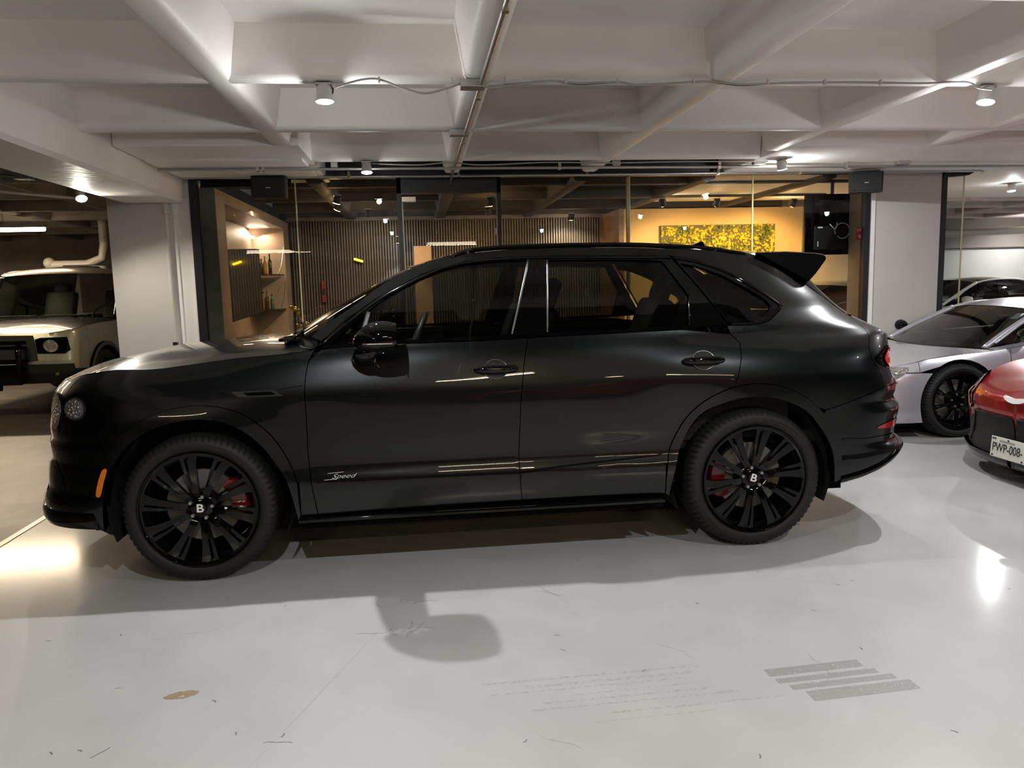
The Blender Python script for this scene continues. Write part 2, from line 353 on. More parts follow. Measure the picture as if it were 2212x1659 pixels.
# ---- office : slatted back wall, yellow wall, niche wall, doors and glass
M_slat = mat('brown_timber_slat', (.115, .094, .082), .45, noise=(6, .25))
M_slatb = mat('dark_slat_backing', (.03, .024, .02), .8)
M_yel = mat('ochre_wall', (.74, .50, .20), .6, noise=(1.2, .04))
M_plast = mat('polished_tan_plaster', (.33, .255, .19), .5, noise=(2.5, .16, 9), bump=(5, .1, .01))
M_grn = mat('green_grey_concrete', (.16, .165, .13), .7, noise=(5, .22, 9))
M_cream = mat('cream_wall', (.62, .50, .32), .6)
bw = G().box((-2.4, 8.98, 0), (5.3, 9.1, 2.95)).out('wall_office_back', M_slatb); tag(bw, kind='structure')
proto = G().box((-.012, -.035, 0), (.012, 0, 2.58), .003)
sme = None; x = -2.33
while x < 3.2:
    if sme is None:
        o = proto.out('slat', M_slat, bw); sme = o.data
    else:
        o = bpy.data.objects.new('slat', sme); link(o, bw)
    o.location = (x, 8.98, 0); x += .0435
G().box((-2.38, 8.90, 2.58), (3.2, 8.98, 2.64)).out('slat_cap', M_slat, bw)
G().box((-.40, 8.915, 0), (-.12, 8.93, 2.16)).out('bronze_panel', mat('bronze_panel', (.62, .36, .18), .4), bw)
yw = G().box((2.80, 7.8, 0), (5.70, 7.92, 2.60)).out('wall_office_ochre', M_yel); tag(yw, kind='structure')
G().box((2.72, 7.72, 0), (2.80, 8.95, 2.60)).out('wall_edge', mat('walnut_edge', (.16, .075, .035), .4, noise=(4, .3)), yw)
nw = G()
X0, XI = -2.38, -2.86
for a_, b_ in (((X0-.6, 4.42, 0), (X0, 4.80, 2.56)), ((X0-.6, 8.45, 0), (X0, 8.9, 2.56)), ((X0-.6, 4.80, 2.44), (X0, 8.45, 2.56)), ((X0-.6, 4.80, 0), (X0, 8.45, .62)), ((X0-.6, 4.80, .62), (XI, 8.45, 2.44))): nw.box(a_, b_)
nw = nw.out('wall_office_niche', M_plast); tag(nw, kind='structure')
G().box((X0-.14, 4.405, 0), (X0-.004, 4.425, 2.58)).out('concrete_face', M_grn, nw)
G().box((XI-.0, 8.30, 2.30), (XI+.05, 8.42, 2.33)).out('light_strip', mat('niche_strip', (1, .9, .8), .5, emit=(1, .78, .58), es=6), nw)
light('niche_light', 'AREA', (XI+.1, 8.30, 2.38), 6, (1, .74, .52), nw, direction=(.25, -.35, -1), sx=.3, sy=.2)
light('niche_uplight', 'AREA', (XI+.12, 6.0, 2.40), 13, (1, .76, .55), nw, direction=(.2, .1, -1), sx=.08, sy=2.2)
wo2 = G().box((5.72, 7.9, 0), (7.4, 8.0, 2.60)).out('wall_office_cream', M_cream); tag(wo2, kind='structure')
wo = G().box((5.28, 9.0, 0), (5.4, 11.2, 2.95)).out('wall_office_right', M_cream); tag(wo, kind='structure')

# shop front
gf = G()
gf.box((-2.61, YG-.04, 0), (-2.53, YG+.04, 2.66)); gf.box((4.67, YG-.04, 0), (4.735, YG+.04, 2.60))
gf.box((-2.53, YG-.04, 2.63), (4.67, YG+.04, 2.66)); gf = gf.out('window_1', M_black); tag(gf, kind='structure')
G().box((-2.60, YG-.02, 2.655), (4.74, YG+.04, 2.95)).out('header_panel', M_black, gf)
G().box((-2.5, YG+.0, 2.56), (-1.60, YG+.03, 2.63)).out('header_panel', M_black, gf)
dfm = G()
for x in (-.525, .525): dfm.box((x, YG-.05, 0), (x+.045 if x < 0 else x+.04, YG+.05, 2.64))
dfm.box((-.525, YG-.05, 2.47), (.565, YG+.05, 2.64)); dfm = dfm.out('door_1', M_black); tag(dfm, kind='structure')
def pane(a, b, z0=.01, z1=2.63, name='glass_pane', parent=gf):
    return G().box((a, YG-.005, z0), (b, YG-.004, z1)).out(name, M_ofglass, parent)
M_edge = mat('polished_glass_edge', (.55, .48, .22), .2, coat=1.)
for a, b in ((-2.53, -1.565), (-1.555, -.525), (.565, 1.945), (1.965, 3.36), (3.375, 4.67)):
    mesh('glass_pane', [(a, YG, .01), (b, YG, .01), (b, YG, 2.63), (a, YG, 2.63)], [(0, 1, 2, 3)], M_ofglass, gf)
mesh('glass_pane', [(-.48, YG, .01), (.525, YG, .01), (.525, YG, 2.46), (-.48, YG, 2.46)], [(0, 1, 2, 3)], M_ofglass, dfm)
for x in (-1.56, 1.955, 3.368): G().box((x-.007, YG-.006, 0), (x+.007, YG+.006, 2.63)).out('glass_joint', M_edge, gf)
G().box((1.965, YG-.02, 0), (1.975, YG+.12, 2.63)).out('glass_joint', M_edge, gf)
G().box((-.478, YG-.012, 0), (-.465, YG+.012, 2.4)).out('door_edge', M_edge, dfm)
G().box((-.478, YG-.03, 2.385), (-.33, YG+.03, 2.44), .004).out('patch_fitting', mat('brushed_brass_fitting', (.55, .47, .36), .35, metal=.8), dfm)
G().box((.50, YG-.02, 2.03), (.515, YG+.02, 2.10)).out('latch', M_chrome, dfm)
# side glass to the right of the right column
sg = G().box((5.60, YG-.03, 0), (5.66, YG+.04, 2.68)).out('window_2', M_black); tag(sg, kind='structure')
mesh('glass_pane', [(5.66, YG, .01), (5.88, YG, .01), (5.88, YG, 2.6), (5.66, YG, 2.6)], [(0, 1, 2, 3)], M_ofglass, sg)
G().box((5.875, YG-.006, 0), (5.887, YG+.006, 2.6)).out('glass_edge', M_edge, sg)
G().prism([(5.60, 2.66), (6.02, 2.66), (5.9, 2.60), (5.60, 2.58)], YG-.05, YG+.05, lambda u, v, w_: (u, w_, v)).out('bracket', M_black, sg)

# ================================================================== SERVICES ON THE CEILING
def conduit(label, pts, r=.012, clips=(), m=M_steel, boxes=()):
    t = thing('conduit', label, 'conduit', (0, 0, 0))
    G().tube(pts, r, 10).out('conduit_pipe', m, t, angle=60)
    for c in clips: G().box((c[0]-.014, c[1]-.02, c[2]-.02), (c[0]+.014, c[1]+.02, c[2]+.045)).out('clip', M_chrome, t)
    for c, s in boxes: G().box([c[i]-s[i]/2 for i in range(3)], [c[i]+s[i]/2 for i in range(3)], .004).out('junction_box', M_steel, t)
    return t
conduit('long steel conduit across the ceiling edge in front of the black header', [(-2.62, 3.44, 2.60), (2.0, 3.5, 2.60), (8.5, 3.75, 2.60)], .014,
        [(-1.75, 3.45, 2.60), (-1.70, 3.45, 2.60), (1.05, 3.49, 2.60), (4.0, 3.57, 2.60), (2.65, 3.52, 2.60)], boxes=[((-1.06, 3.42, 2.635), (.06, .05, .06)), ((1.60, 3.45, 2.635), (.07, .05, .06)), ((3.04, 3.48, 2.635), (.12, .06, .05)), ((4.60, 3.55, 2.635), (.13, .08, .05))])
conduit('steel conduit along the top of the office glass', [(-2.66, YG-.12, 2.64), (0, YG-.12, 2.635), (5.98, YG-.12, 2.64), (6.03, YG-.10, 2.62)], .016,
        [(-1.0, YG-.12, 2.64), (.12, YG-.12, 2.64), (1.48, YG-.12, 2.64), (2.92, YG-.12, 2.64), (3.85, YG-.12, 2.64), (5.6, YG-.12, 2.64)])
conduit('steel conduit under the middle rib, running away from the viewer', [(.075, -9, 2.62), (.07, -.9, 2.62), (.045, 4.14, 2.615), (.04, 4.3, 2.57)], .013,
        [(.07, .75, 2.62), (.06, 2.2, 2.62), (.07, -.75, 2.62)], boxes=[((.02, .50, 2.625), (.14, .10, .045)), ((.01, 1.90, 2.625), (.14, .09, .045))])
conduit('thin conduit pair on the ceiling of the left bay', [(-7.0, 1.6, 2.60), (-3.50, 4.0, 2.42)], .014, [(-4.9, 3.05, 2.50)], m=M_pipe)
conduit('steel conduit bent beside the top of the left column', [(-6.2, 2.2, 2.62), (-4.3, 3.2, 2.60), (-3.7, 4.1, 2.58), (-3.42, 4.25, 2.58)], .014, boxes=[((-4.55, 2.85, 2.60), (.16, .12, .06)), ((-3.9, 3.75, 2.60), (.14, .12, .06))], m=mat('dark_conduit', (.09, .075, .065), .5))
cab = thing('power_cable', 'loose grey cable pinned along the white rib between the two nearest spotlights', 'cable')
pts = []; x = -.74
kn = [(-.74, .0), (-.58, .035), (-.43, .03), (-.25, -.055), (-.02+.0, -.05)]
cp = [(-.74, .47, 2.60), (-.60, .47, 2.64), (-.50, .47, 2.643), (-.38, .47, 2.60), (-.25, .47, 2.57), (-.12, .47, 2.60), (-.02, .47, 2.625), (.12, .47, 2.60), (.2, .47, 2.61), (.45, .47, 2.64), (.62, .47, 2.628), (.85, .47, 2.635), (1.0, .47, 2.618), (1.35, .47, 2.64), (1.6, .47, 2.625), (1.9, .47, 2.635), (2.3, .47, 2.64), (2.7, .47, 2.635), (3.0, .47, 2.643), (3.08, .47, 2.61), (3.17, .47, 2.60)]
G().tube([tuple(p) for p in smooth_line(cp, 6)], .006, 6).out('cable_run', M_cable, cab, angle=80)
cp2 = [(p[0], p[1]+.012, p[2]+.006*math.sin(7*p[0])+.002) for p in cp[8:]]
G().tube([tuple(p) for p in smooth_line(cp2, 6)], .004, 6).out('cable_run', mat('dark_cable', (.12, .11, .1), .5), cab, angle=80)
for x in (-.50, -.10, .20, .55, .85, 1.3, 1.75, 2.1, 2.45): G().box((x-.005, .46, 2.625), (x+.005, .482, 2.655)).out('clip', M_pipe, cab)
cab2 = thing('ceiling_cable', 'thin grey cable drooping along the ceiling edge beside the glass header spotlights', 'cable')
G().tube([tuple(p) for p in smooth_line([(-.72, 3.36, 2.63), (-.3, 3.36, 2.615), (0, 3.36, 2.635), (.3, 3.36, 2.61), (.9, 3.36, 2.63), (1.5, 3.36, 2.62), (2.2, 3.38, 2.63), (3.1, 3.40, 2.63)], 6)], .006, 6).out('cable_run', M_cable, cab2, angle=80)

# spotlights : cylindrical housing, hinged bracket, bright square lens
def lamp_head(label, loc, tilt, power, color, emit=14, group=None, spot=168, size=.02, warm=False, dark=False, spill=True):
    t = thing('ceiling_spotlight', label, 'spotlight', loc, group=group)
    hm = M_black if dark else mat('white_lamp_housing', (.55, .54, .53), .4)
    G().box((-.045, -.03, -.012), (.045, .03, 0), .003).out('mount', M_steel, t)
    G().tube([(.035, 0, -.01), (.05, 0, -.03), (.045, 0, -.055)], .005, 6).out('bracket', M_matte, t)
    R = Vector(tilt).normalized().to_track_quat('-Z', 'Y').to_matrix(); c = Vector((0, 0, -.055))
    h = G().lathe([(.0, .045), (.036, .045), (.042, .035), (.046, -.030), (.052, -.040), (.050, -.044), (.0, -.044)], 24)
    h.v = [(R @ Vector(p)+c)[:] for p in h.v]; h.out('housing', hm, t, angle=40)
    l = G().lathe([(.0, -.0455), (.044, -.0455), (.044, -.0475), (.0, -.048)], 24)
    l.v = [(R @ Vector(p)+c)[:] for p in l.v]
    em = mat('lit_lens_%d_%d' % (int(color[2]*100), int(emit)), (1, 1, 1), .3, emit=color, es=emit); l.out('lens', em, t)
    d = R @ Vector((0, 0, -1))
    if spill: light('lamp_spill', 'POINT', c+d*.075, power*.085, color, t, size=.03)
    light('lamp_light', 'SPOT', c+d*.056, power, color, t, size=size, direction=d, spot=spot, blend=.5)
    return t
lamp_head('round white spotlight on the nearest rib above the car bonnet', (-.81, .55, ZC-.01), (.02, -.05, -1), P_SPOT, COOL, 60)
lamp_head('round white spotlight on the nearest rib at the right edge', (3.20, .55, ZC-.01), (-.2, -.12, -1), P_SPOT*.8, COOL, 60)
lamp_head('small spotlight on the ceiling edge left of the door frame', (-.76, 3.30, ZC-.01), (.0, -.15, -1), P_SPOT*.25, COOL, 60)
lamp_head('white spotlight on the ceiling edge left of the right loudspeaker', (3.20, 3.32, ZC-.01), (.25, .15, -1), P_SPOT*.8, COOL, 60)
lamp_head('glaring spotlight in the left bay beside the column', (-3.42, 3.75, 2.48), (.35, -.6, -1), P_SPOT*.45, (1, .93, .80), 45, spill=False)
lamp_head('white spotlight on the pinkish ceiling of the rear right bay', (7.35, 5.45, ZC-.01), (0, -.1, -1), P_SPOT*.6, COOL, 50)
# the same lamps go on behind the viewer; they light the near floor and show as dots in the paint; the rear right bay pair is unseen, added to brighten it
for k, (x, y) in enumerate([(-.81, -2.31), (2.05, -2.31), (4.9, -2.31), (6.3, .55), (9.1, .55), (11.8, 8.2), (12.0, 10.2), (8.8, 4.0)]):
    lamp_head(['round white spotlight on the rib behind the viewer, over the grey floor left of centre', 'round white spotlight on the rib behind the viewer, right of the middle conduit', 'round white spotlight on the rib behind the viewer, over the red coupe aisle',
               'round white spotlight over the roof of the red coupe', 'round white spotlight over the tail of the red coupe', 'added unseen spotlight brightening the rear right bay, nearer one by the side wall', 'added unseen spotlight brightening the rear right bay, farther one by the side wall', 'round white spotlight over the tail of the silver coupe'][k], (x, y, ZC-.01), (0, .05, -1), P_BACK*(.7 if k == 2 else 1) if k < 3 else P_SPOT*(.7 if k in (5, 6) else .6), COOL, 60)

def tube_lamp(label, a, b, z, power, color=WARM, es=9, ax='x'):
    t = thing('tube_light', label, 'tube light', ((a[0]+b[0])/2, (a[1]+b[1])/2, z)); L = math.dist(a, b)/2
    G().box((-L, -.05, .02), (L, .05, .06), .008).out('lamp_body', mat('grey_lamp_body', (.35, .34, .33), .5), t)
    G().tube([(-L+.02, 0, 0), (L-.02, 0, 0)], .035, 12).out('diffuser', mat('lit_tube_%d' % int(es), (1, 1, 1), .4, emit=color, es=es), t, smooth=True)
    for s in (-.5*L, .5*L): G().tube([(s, 0, .05), (s, 0, 2.95-z if z < 2.9 else .08)], .004, 5).out('hanger', M_steel, t)
    if power: light('tube_glow', 'AREA', (0, 0, -.045), power, color, t, sx=2*L, sy=.08)
    return t
tube_lamp('long glowing tube light over the pale green off-roader', (-7.9, 8.0), (-5.62, 8.0), 2.46, P_TUBE*1.6)
tube_lamp('added unseen tube light deep in the left bay', (-11.2, 11.0), (-9.6, 11.0), 2.3, P_TUBE*1.2)  # extra tube outside the view, there to brighten the far left bay
tube_lamp('added tube light in the left bay nearer the viewer, out of the frame', (-7.2, 4.2), (-5.6, 4.2), 2.5, P_TUBE*.3)  # made-up tube that lifts the near part of the left bay
tube_lamp('tube light behind the viewer, reflected in the glass door', (-.15, -4.6), (.95, -4.6), 2.44, P_TUBE*.4)
tube_lamp('tube light behind the viewer above the dark parked car', (-4.4, -6.6), (-2.9, -6.6), 2.44, P_TUBE*.6)
tube_lamp('tube light behind the viewer over the parked red coupe', (2.2, -7.2), (3.7, -7.2), 2.44, P_TUBE*.6)

# ---- loudspeakers
def speaker(label, loc, rz):
    t = thing('loudspeaker', label, 'loudspeaker', loc, rz)
    pr = [(-.155, .09), (-.165, -.07), (-.15, -.09), (.15, -.09), (.165, -.07), (.155, .09)]
    pr = [(-.165, .075), (-.165, -.05), (-.15, -.085), (.15, -.085), (.165, -.05), (.165, .075)]
    G().prism([(-.15, .10), (-.172, .02), (-.165, -.075), (-.155, -.085), (.155, -.085), (.165, -.075), (.172, .02), (.15, .10)], -.11, .10, lambda u, v, w_: (u*(1 if w_ > 0 else .97), v, w_)).out('cabinet', M_matte, t, angle=35)
    G().box((-.15, -.094, -.095), (.15, -.084, .085), .004).out('grille', mat('speaker_grille', (.005, .005, .006), .7, bump=(300, .3, .002)), t)
    G().box((-.022, -.0965, -.018), (.022, -.094, -.010)).out('badge', M_chrome, t)
    G().box((-.13, -.03, .095), (.13, .05, .12)).out('bracket', M_matte, t)
    return t
speaker('black loudspeaker hung above the niche, left part of the glass front', (-1.76, YG-.30, 2.515), 0)
speaker('black loudspeaker hung at the right black post beside the white column', (4.50, YG-.32, 2.50), -.42)

# ---- office contents
pic = thing('wall_picture', 'wide picture of massed yellow blossoms on the ochre wall', 'picture', (4.30, 7.79, 2.10))
G().box((-.92, -.05, -.30), (.92, 0, .24)).out('canvas', mat('canvas_edge', (.10, .08, .03), .6), pic)
bl = G(); rnd = random.Random(3)
for k in range(950):
    x, z = rnd.uniform(-.91, .91), rnd.uniform(-.29, .23); r = rnd.uniform(.012, .026)
    bl.ellipsoid((x, -.055, z), (r, .028, r), 6, 4)
def blossom_mat():
    m = mat('yellow_blossom', (.70, .62, .03), .7); nt = m.node_tree; b = nt.nodes['Principled BSDF']; tc = nt.nodes['Texture Coordinate']
    n = nt.nodes.new('ShaderNodeTexNoise'); n.inputs['Scale'].default_value = 7; n.inputs['Detail'].default_value = 7
    nt.links.new(tc.outputs['Object'], n.inputs['Vector']); r = nt.nodes.new('ShaderNodeValToRGB')
    r.color_ramp.elements[0].position = .36; r.color_ramp.elements[0].color = (.08, .12, .005, 1); r.color_ramp.elements[1].position = .56; r.color_ramp.elements[1].color = (.60, .49, .03, 1)
    nt.links.new(n.outputs['Fac'], r.inputs['Fac']); nt.links.new(r.outputs['Color'], b.inputs['Base Color']); return m
tag(bl.out('blossoms', blossom_mat(), pic, smooth=True, fix=False), kind='stuff')
tv = thing('television', 'black television seen from behind with a coiled white cable, right end of the glass front', 'television', (4.62, 4.95, 2.12), 0)
G().box((-.34, -.02, -.36), (.38, .03, .36), .008).out('panel', M_gloss, tv)
G().box((-.24, -.055, -.30), (.16, -.02, -.02), .01).out('rear_cover', M_matte, tv)
G().tube([(.10+.09*math.cos(a)*(1+.15*a/6), -.075, -.08+.09*math.sin(a)) for a in np.linspace(-2.4, 3.6, 30)], .006, 6).out('cable', M_white_mark, tv, smooth=True)
G().tube([(-.06, -.07, .0), (.0, -.075, -.06), (.02, -.075, -.05), (.03, -.075, .02)], .006, 6).out('cable', M_white_mark, tv, smooth=True)
G().box((-.20, -.058, -.045), (-.14, -.055, -.028)).out('sticker', M_white_mark, tv)
G().box((-.20, -.058, -.26), (-.19, -.055, -.20)).out('sticker', M_white_mark, tv)
G().tube([(0, 0, .35), (0, 0, .80)], .02, 8).out('ceiling_mount', M_matte, tv)
sn = thing('notice_sign', 'small red and white notice stuck inside the glass beside the right black post', 'sign', (4.645, YG+.012, 1.98))
G().box((-.045, 0, -.075), (.025, .003, .065)).out('sign_plate', mat('red_sign', (.55, .02, .03), .5), sn)
G().box((-.038, -.001, .020), (.018, .0, .05)).out('sign_field', mat('pale_red_field', (.75, .3, .3), .5), sn)
G().box((-.012, -.001, -.055), (.012, 0, -.02)).out('sign_symbol', M_white_mark, sn)
# screen on an arm in the niche, shelves and bottles
tvn = thing('wall_screen', 'dark slanting screen on an arm inside the plaster niche', 'television', (-2.62, 6.15, 1.50), 0)
Ms = Matrix.Rotation(math.radians(86), 3, 'Z') @ Matrix.Rotation(math.radians(-3), 3, 'Y')
G().obox((.14, -.12, .10), (1.32, .05, .84), Ms, .006).out('screen', mat('streaky_dark_screen', (.012, .009, .009), .12, coat=1.), tvn)
G().box((-.24, -.12, -.22), (.12, .2, .10)).out('media_box', M_matte, tvn)
G().tube([(-.22, -.35, .22), (.0, -.1, .02)], .01, 6).out('arm', M_steel, tvn)
M_shelf = mat('dark_steel_shelf', (.05, .045, .04), .4, metal=.6)
shelf_lab = ['upper dark shelf with bottles on the far side of the niche', 'lower dark shelf with bottles on the far side of the niche']
bot_cols = [('green_bottle_glass', (.03, .07, .02)), ('amber_bottle_glass', (.40, .20, .03)), ('dark_bottle_glass', (.02, .012, .01))]
for k, z in enumerate((1.74, 1.22)):
    s = thing('bottle_shelf', shelf_lab[k], 'shelf', (-2.66, 8.1, z))
    G().box((-.22, -.22, -.012), (.26, .34, 0)).out('shelf_board', M_shelf, s)
    G().tube([(.26, -.2, -.005), (.28, .0, .12), (.28, .30, .42)], .006, 6).out('stay', M_steel, s)
    for q in range(6):
        nm, c = bot_cols[(q+k) % 3]; x = -2.84+.062*q; y = 7.95+.05*(q % 2); h = .22+.035*((q*7+k) % 3)
        b = thing('bottle', ['slim', 'stout', 'tall', 'squat', 'narrow', 'round-shouldered'][q]+' '+['green', 'amber', 'dark'][(q+k) % 3]+' bottle on the '+['upper', 'lower'][k]+' niche shelf', 'bottle', (x, y, z), group='bottles on the niche shelves')
        G().lathe([(0, 0), (.026, .0), (.028, .01), (.028, h*.6), (.022, h*.7), (.010, h*.78), (.010, h*.97)], 14).out('bottle_body', mat(nm, c, .08, coat=1.), b, smooth=True)
        G().lathe([(.0115, h*.95), (.0125, h*1.04), (0, h*1.045)], 10).out('bottle_cap', M_matte if q % 2 else M_chrome, b)
lb = thing('small_bottle', 'single small bottle standing at the foot of the niche behind the bonnet', 'bottle', (-2.58, 8.0, .62))
G().lathe([(0, 0), (.04, 0), (.04, .12), (.015, .17), (.015, .24), (0, .245)], 14).out('bottle_body', mat('clear_bottle', (.4, .35, .28), .1, coat=1.), lb, smooth=True)
# chrome floor lamp / gold desk ornament behind the glass near the bonnet
orn = thing('gold_ornament', 'shiny gold articulated ornament behind the glass above the windscreen base', 'ornament', (-1.62, 5.0, 0))
M_gold = mat('polished_gold', (.85, .62, .22), .15, metal=1.)
G().lathe([(0, 0), (.14, 0), (.14, .02), (.02, .03), (.02, 1.0), (0, 1.0)], 16).out('stand', M_black, orn, angle=40)
G().tube([(0, 0, .98), (.06, 0, 1.08), (-.05, 0, 1.16), (-.1, 0, 1.27)], .012, 8).out('arm', M_gold, orn, smooth=True)
for c, r in (((-.12, 0, 1.29), (.06, .03, .03)), ((.1, 0, 1.09), (.09, .03, .022)), ((.0, 0, 1.12), (.05, .03, .02)), ((.16, 0, 1.04), (.05, .03, .04)), ((-.05, 0, 1.09), (.07, .03, .015))):
    G().ellipsoid(c, r, 12, 8, Matrix.Rotation(.4, 3, 'Y')).out('leaf', M_gold, orn, smooth=True)
# office lamps (warm)
for k, (x, y, z, d, p, lab) in enumerate([(.60, 5.9, 2.60, (.1, .6, -1), 1.0, 'warm spotlight inside the office right of the door frame, upper of the pair'), (.63, 6.6, 2.55, (.25, .9, -1), 1.0, 'warm spotlight inside the office right of the door frame, lower of the pair'),
                                        (3.75, 6.4, 2.60, (0, .75, -1), 1.6, 'warm spotlight aimed at the blossom picture'), (4.95, 6.6, 2.60, (-.1, .75, -1), 1.6, 'warm spotlight at the right end of the ochre wall'),
                                        (2.95, 6.3, 2.60, (.3, .6, -1), 0.8, 'black track spotlight hanging left of the blossom picture'),
                                        (-1.25, 5.5, 2.60, (-.3, .2, -1), .45, 'amber spotlight pair member nearer the glass, above the niche'), (-1.32, 6.3, 2.60, (-.5, .3, -1), .45, 'amber spotlight pair member farther from the glass, above the niche')]):
    lamp_head(lab, (x, y, z), d, P_OFFICE*p, AMBER if k in (0, 1, 2, 3, 5, 6) else WARM, 40, spot=120, dark=True)
lamp_head('added warm fill spotlight in the middle of the office, left of the door frame', (-1.0, 7.2, 2.6), (0, .7, -1), 34, WARM, 20, spot=130, dark=True)  # general fill, added to lighten the office
lamp_head('added cool spotlight imitating a reflected glow on the slatted wall behind the windscreen', (-.62, 8.5, 2.30), (0, .35, -1), 22, (.85, .93, 1), 8, spot=70, dark=True)  # stands in for a spotlight's reflection; no lamp of its own
lamp_head('round yellow-white spotlight deep in the office by the bronze panel', (2.1, 8.3, 2.6), (0, .5, -1), 45, WARM, 14, spot=120, dark=True)
# pipes in the bays
def pipe(label, pts, r, m=M_pipe, n=12, joints=()):
    t = thing('service_pipe', label, 'pipe'); G().tube([tuple(p) for p in pts], r, n).out('pipe_tube', m, t, angle=60)
    for j in joints: G().ellipsoid(j, (r*1.35, r*1.35, r*1.35), 12, 8).out('pipe_joint', m, t, smooth=True)
    return t
_dp = pipe('white drain pipe with a short elbow under the rear right ceiling', [(6.9, 10.6, 2.16), (8.2, 10.4, 2.22), (13.5, 10.0, 2.36)], .07, joints=[(8.2, 10.4, 2.22)])
G().tube([(8.55, 10.35, 2.24), (8.55, 10.35, 2.42), (8.62, 10.34, 2.48), (8.95, 10.3, 2.50)], .07, 12).out('pipe_elbow', M_pipe, _dp, smooth=True)
pipe('white downpipe on the grey rear wall', [(7.3, 10.7, 2.14), (7.35, 10.9, 2.05), (7.2, 11.1, 1.9), (7.1, 11.12, .1)], .05)
pipe('pale curved pipe behind the off-roader roof', [(-6.5, 10, 2.02), (-5.9, 10, 2.02), (-5.65, 10, 2.12), (-5.6, 10, 2.35), (-5.6, 10, 2.94)], .07, joints=[(-6.5, 10, 2.05)])

wl = thing('wall_light', 'small slanting yellow light bar on the slatted wall above the windscreen', 'wall light', (-1.29, 8.84, 1.95))
G().obox((0, 0, 0), (.15, .03, .035), Matrix.Rotation(math.radians(18), 3, 'Y'), .008).out('light_bar', mat('lit_yellow', (1, .8, .05), .4, emit=(1, .62, .02), es=2.5), wl)
G().box((-.05, .02, -.03), (.05, .09, .03)).out('light_base', M_matte, wl)
fe = thing('red_box', 'narrow dark red box mounted on the slatted wall behind the windscreen', 'box', (-1.87, 8.90, 1.46))
G().box((-.035, -.02, -.17), (.035, .03, .17), .006).out('box_body', mat('dull_red_box', (.16, .02, .02), .5), fe)
G().box((-.02, -.024, -.05), (.02, -.02, .05)).out('box_label', M_matte, fe)

# ================================================================== CAR BODY TOOLS
def corner(L, A, p, n=300):
    ph = np.linspace(0, np.pi/2, n); s = L*(1-np.sin(ph)**(2/p)); c = A*(1-np.cos(ph)**(2/p))
    return np.concatenate([[0], np.cumsum(np.hypot(np.diff(s), np.diff(c)))]), s, c
def _h(xk, yk, x):
    n = len(xk); i = np.clip(np.searchsorted(xk, x)-1, 0, n-2); h = xk[i+1]-xk[i]; t = np.clip((x-xk[i])/h, 0, 1)
    g = lambda j: np.take_along_axis(yk, j[..., None], -1)[..., 0]
    def sl(j):
        a, b = np.clip(j-1, 0, n-1), np.clip(j+1, 0, n-1); return (g(b)-g(a))/(xk[b]-xk[a])
    y0, y1, m0, m1 = g(i), g(i+1), sl(i)*h, sl(i+1)*h
    return (2*t**3-3*t*t+1)*y0+(t**3-2*t*t+t)*m0+(-2*t**3+3*t*t)*y1+(t**3-t*t)*m1
class Shell:
    """side skin of a car: y inset as a function of (t, z); t runs along the side and wraps round nose and tail"""
    def __init__(s, XS, ZS, YS, XN, XT, half, cn, ct, green=None):
        s.XS, s.ZS, s.YS, s.XN, s.XT, s.half = map(np.array, (XS, ZS, YS, XN, XT, half)); s.half = float(half)
        s.CN, s.CT, s.green = corner(cn[0], s.half, cn[1]), corner(ct[0], s.half, ct[1]), green
    def base(s, x, z):
        x = np.clip(x, s.XS[0], s.XS[-1]); z = np.clip(z, s.ZS[0], s.ZS[-1])
        rows = np.stack([_h(s.XS, np.broadcast_to(s.YS[:, j], x.shape+(len(s.XS),)), x) for j in range(len(s.ZS))], -1)
        return _h(s.ZS, rows, z)
    def __call__(s, t, z):
        t, z = np.broadcast_arrays(np.atleast_1d(np.asarray(t, float)), np.atleast_1d(np.asarray(z, float)))
        x = t.copy(); c = np.zeros_like(x); xn = np.interp(z, s.XN[:, 0], s.XN[:, 1]); xt = np.interp(z, s.XT[:, 0], s.XT[:, 1])
        a, q, cc = s.CN; m = t < xn+q[0]; ar = np.clip(xn+q[0]-t, 0, a[-1]); x = np.where(m, xn+np.interp(ar, a, q), x); c = np.where(m, np.interp(ar, a, cc), c)
        a, q, cc = s.CT; m = t > xt-q[0]; ar = np.clip(t-xt+q[0], 0, a[-1]); x = np.where(m, xt-np.interp(ar, a, q), x); c = np.where(m, np.interp(ar, a, cc), c)
        b = (s.green or s.base)(x, z) if s.green is None else s.green(s, x, z)
        return np.stack([x, b+c*(s.half-b)/s.half, z], -1)
    def tmin(s, z): return np.interp(z, s.XN[:, 0], s.XN[:, 1])+s.CN[1][0]-s.CN[0][-1]
    def tmax(s, z): return np.interp(z, s.XT[:, 0], s.XT[:, 1])-s.CT[1][0]+s.CT[0][-1]
    def normal(s, t, z, e=2e-3):
        # one-sided at the centre line
        a = s(t+e, z)-s(t-e, z); b = s(t, z+e)-s(t, z-e); n = np.cross(a, b); l = np.linalg.norm(n, axis=-1, keepdims=True)
        n = n/np.maximum(l, 1e-12); bad = l[:, 0] < 1e-9; n[bad] = (-1, 0, 0)
        return n
def in_poly(P, poly):
    x, y = P[:, 0], P[:, 1]; r = np.zeros(len(P), bool); n = len(poly)
    for i in range(n):
        x0, y0 = poly[i]; x1, y1 = poly[(i+1) % n]
        if y0 == y1: continue
        r ^= ((y0 > y) != (y1 > y)) & (x < (x1-x0)*(y-y0)/(y1-y0)+x0)
    return r
def resample(poly, d):
    o = []
    for i in range(len(poly)):
        a, b = np.array(poly[i], float), np.array(poly[(i+1) % len(poly)], float); k = max(1, int(math.ceil(np.linalg.norm(b-a)/d)))
        o += [a+(b-a)*j/k for j in range(k)]
    return np.array(o)
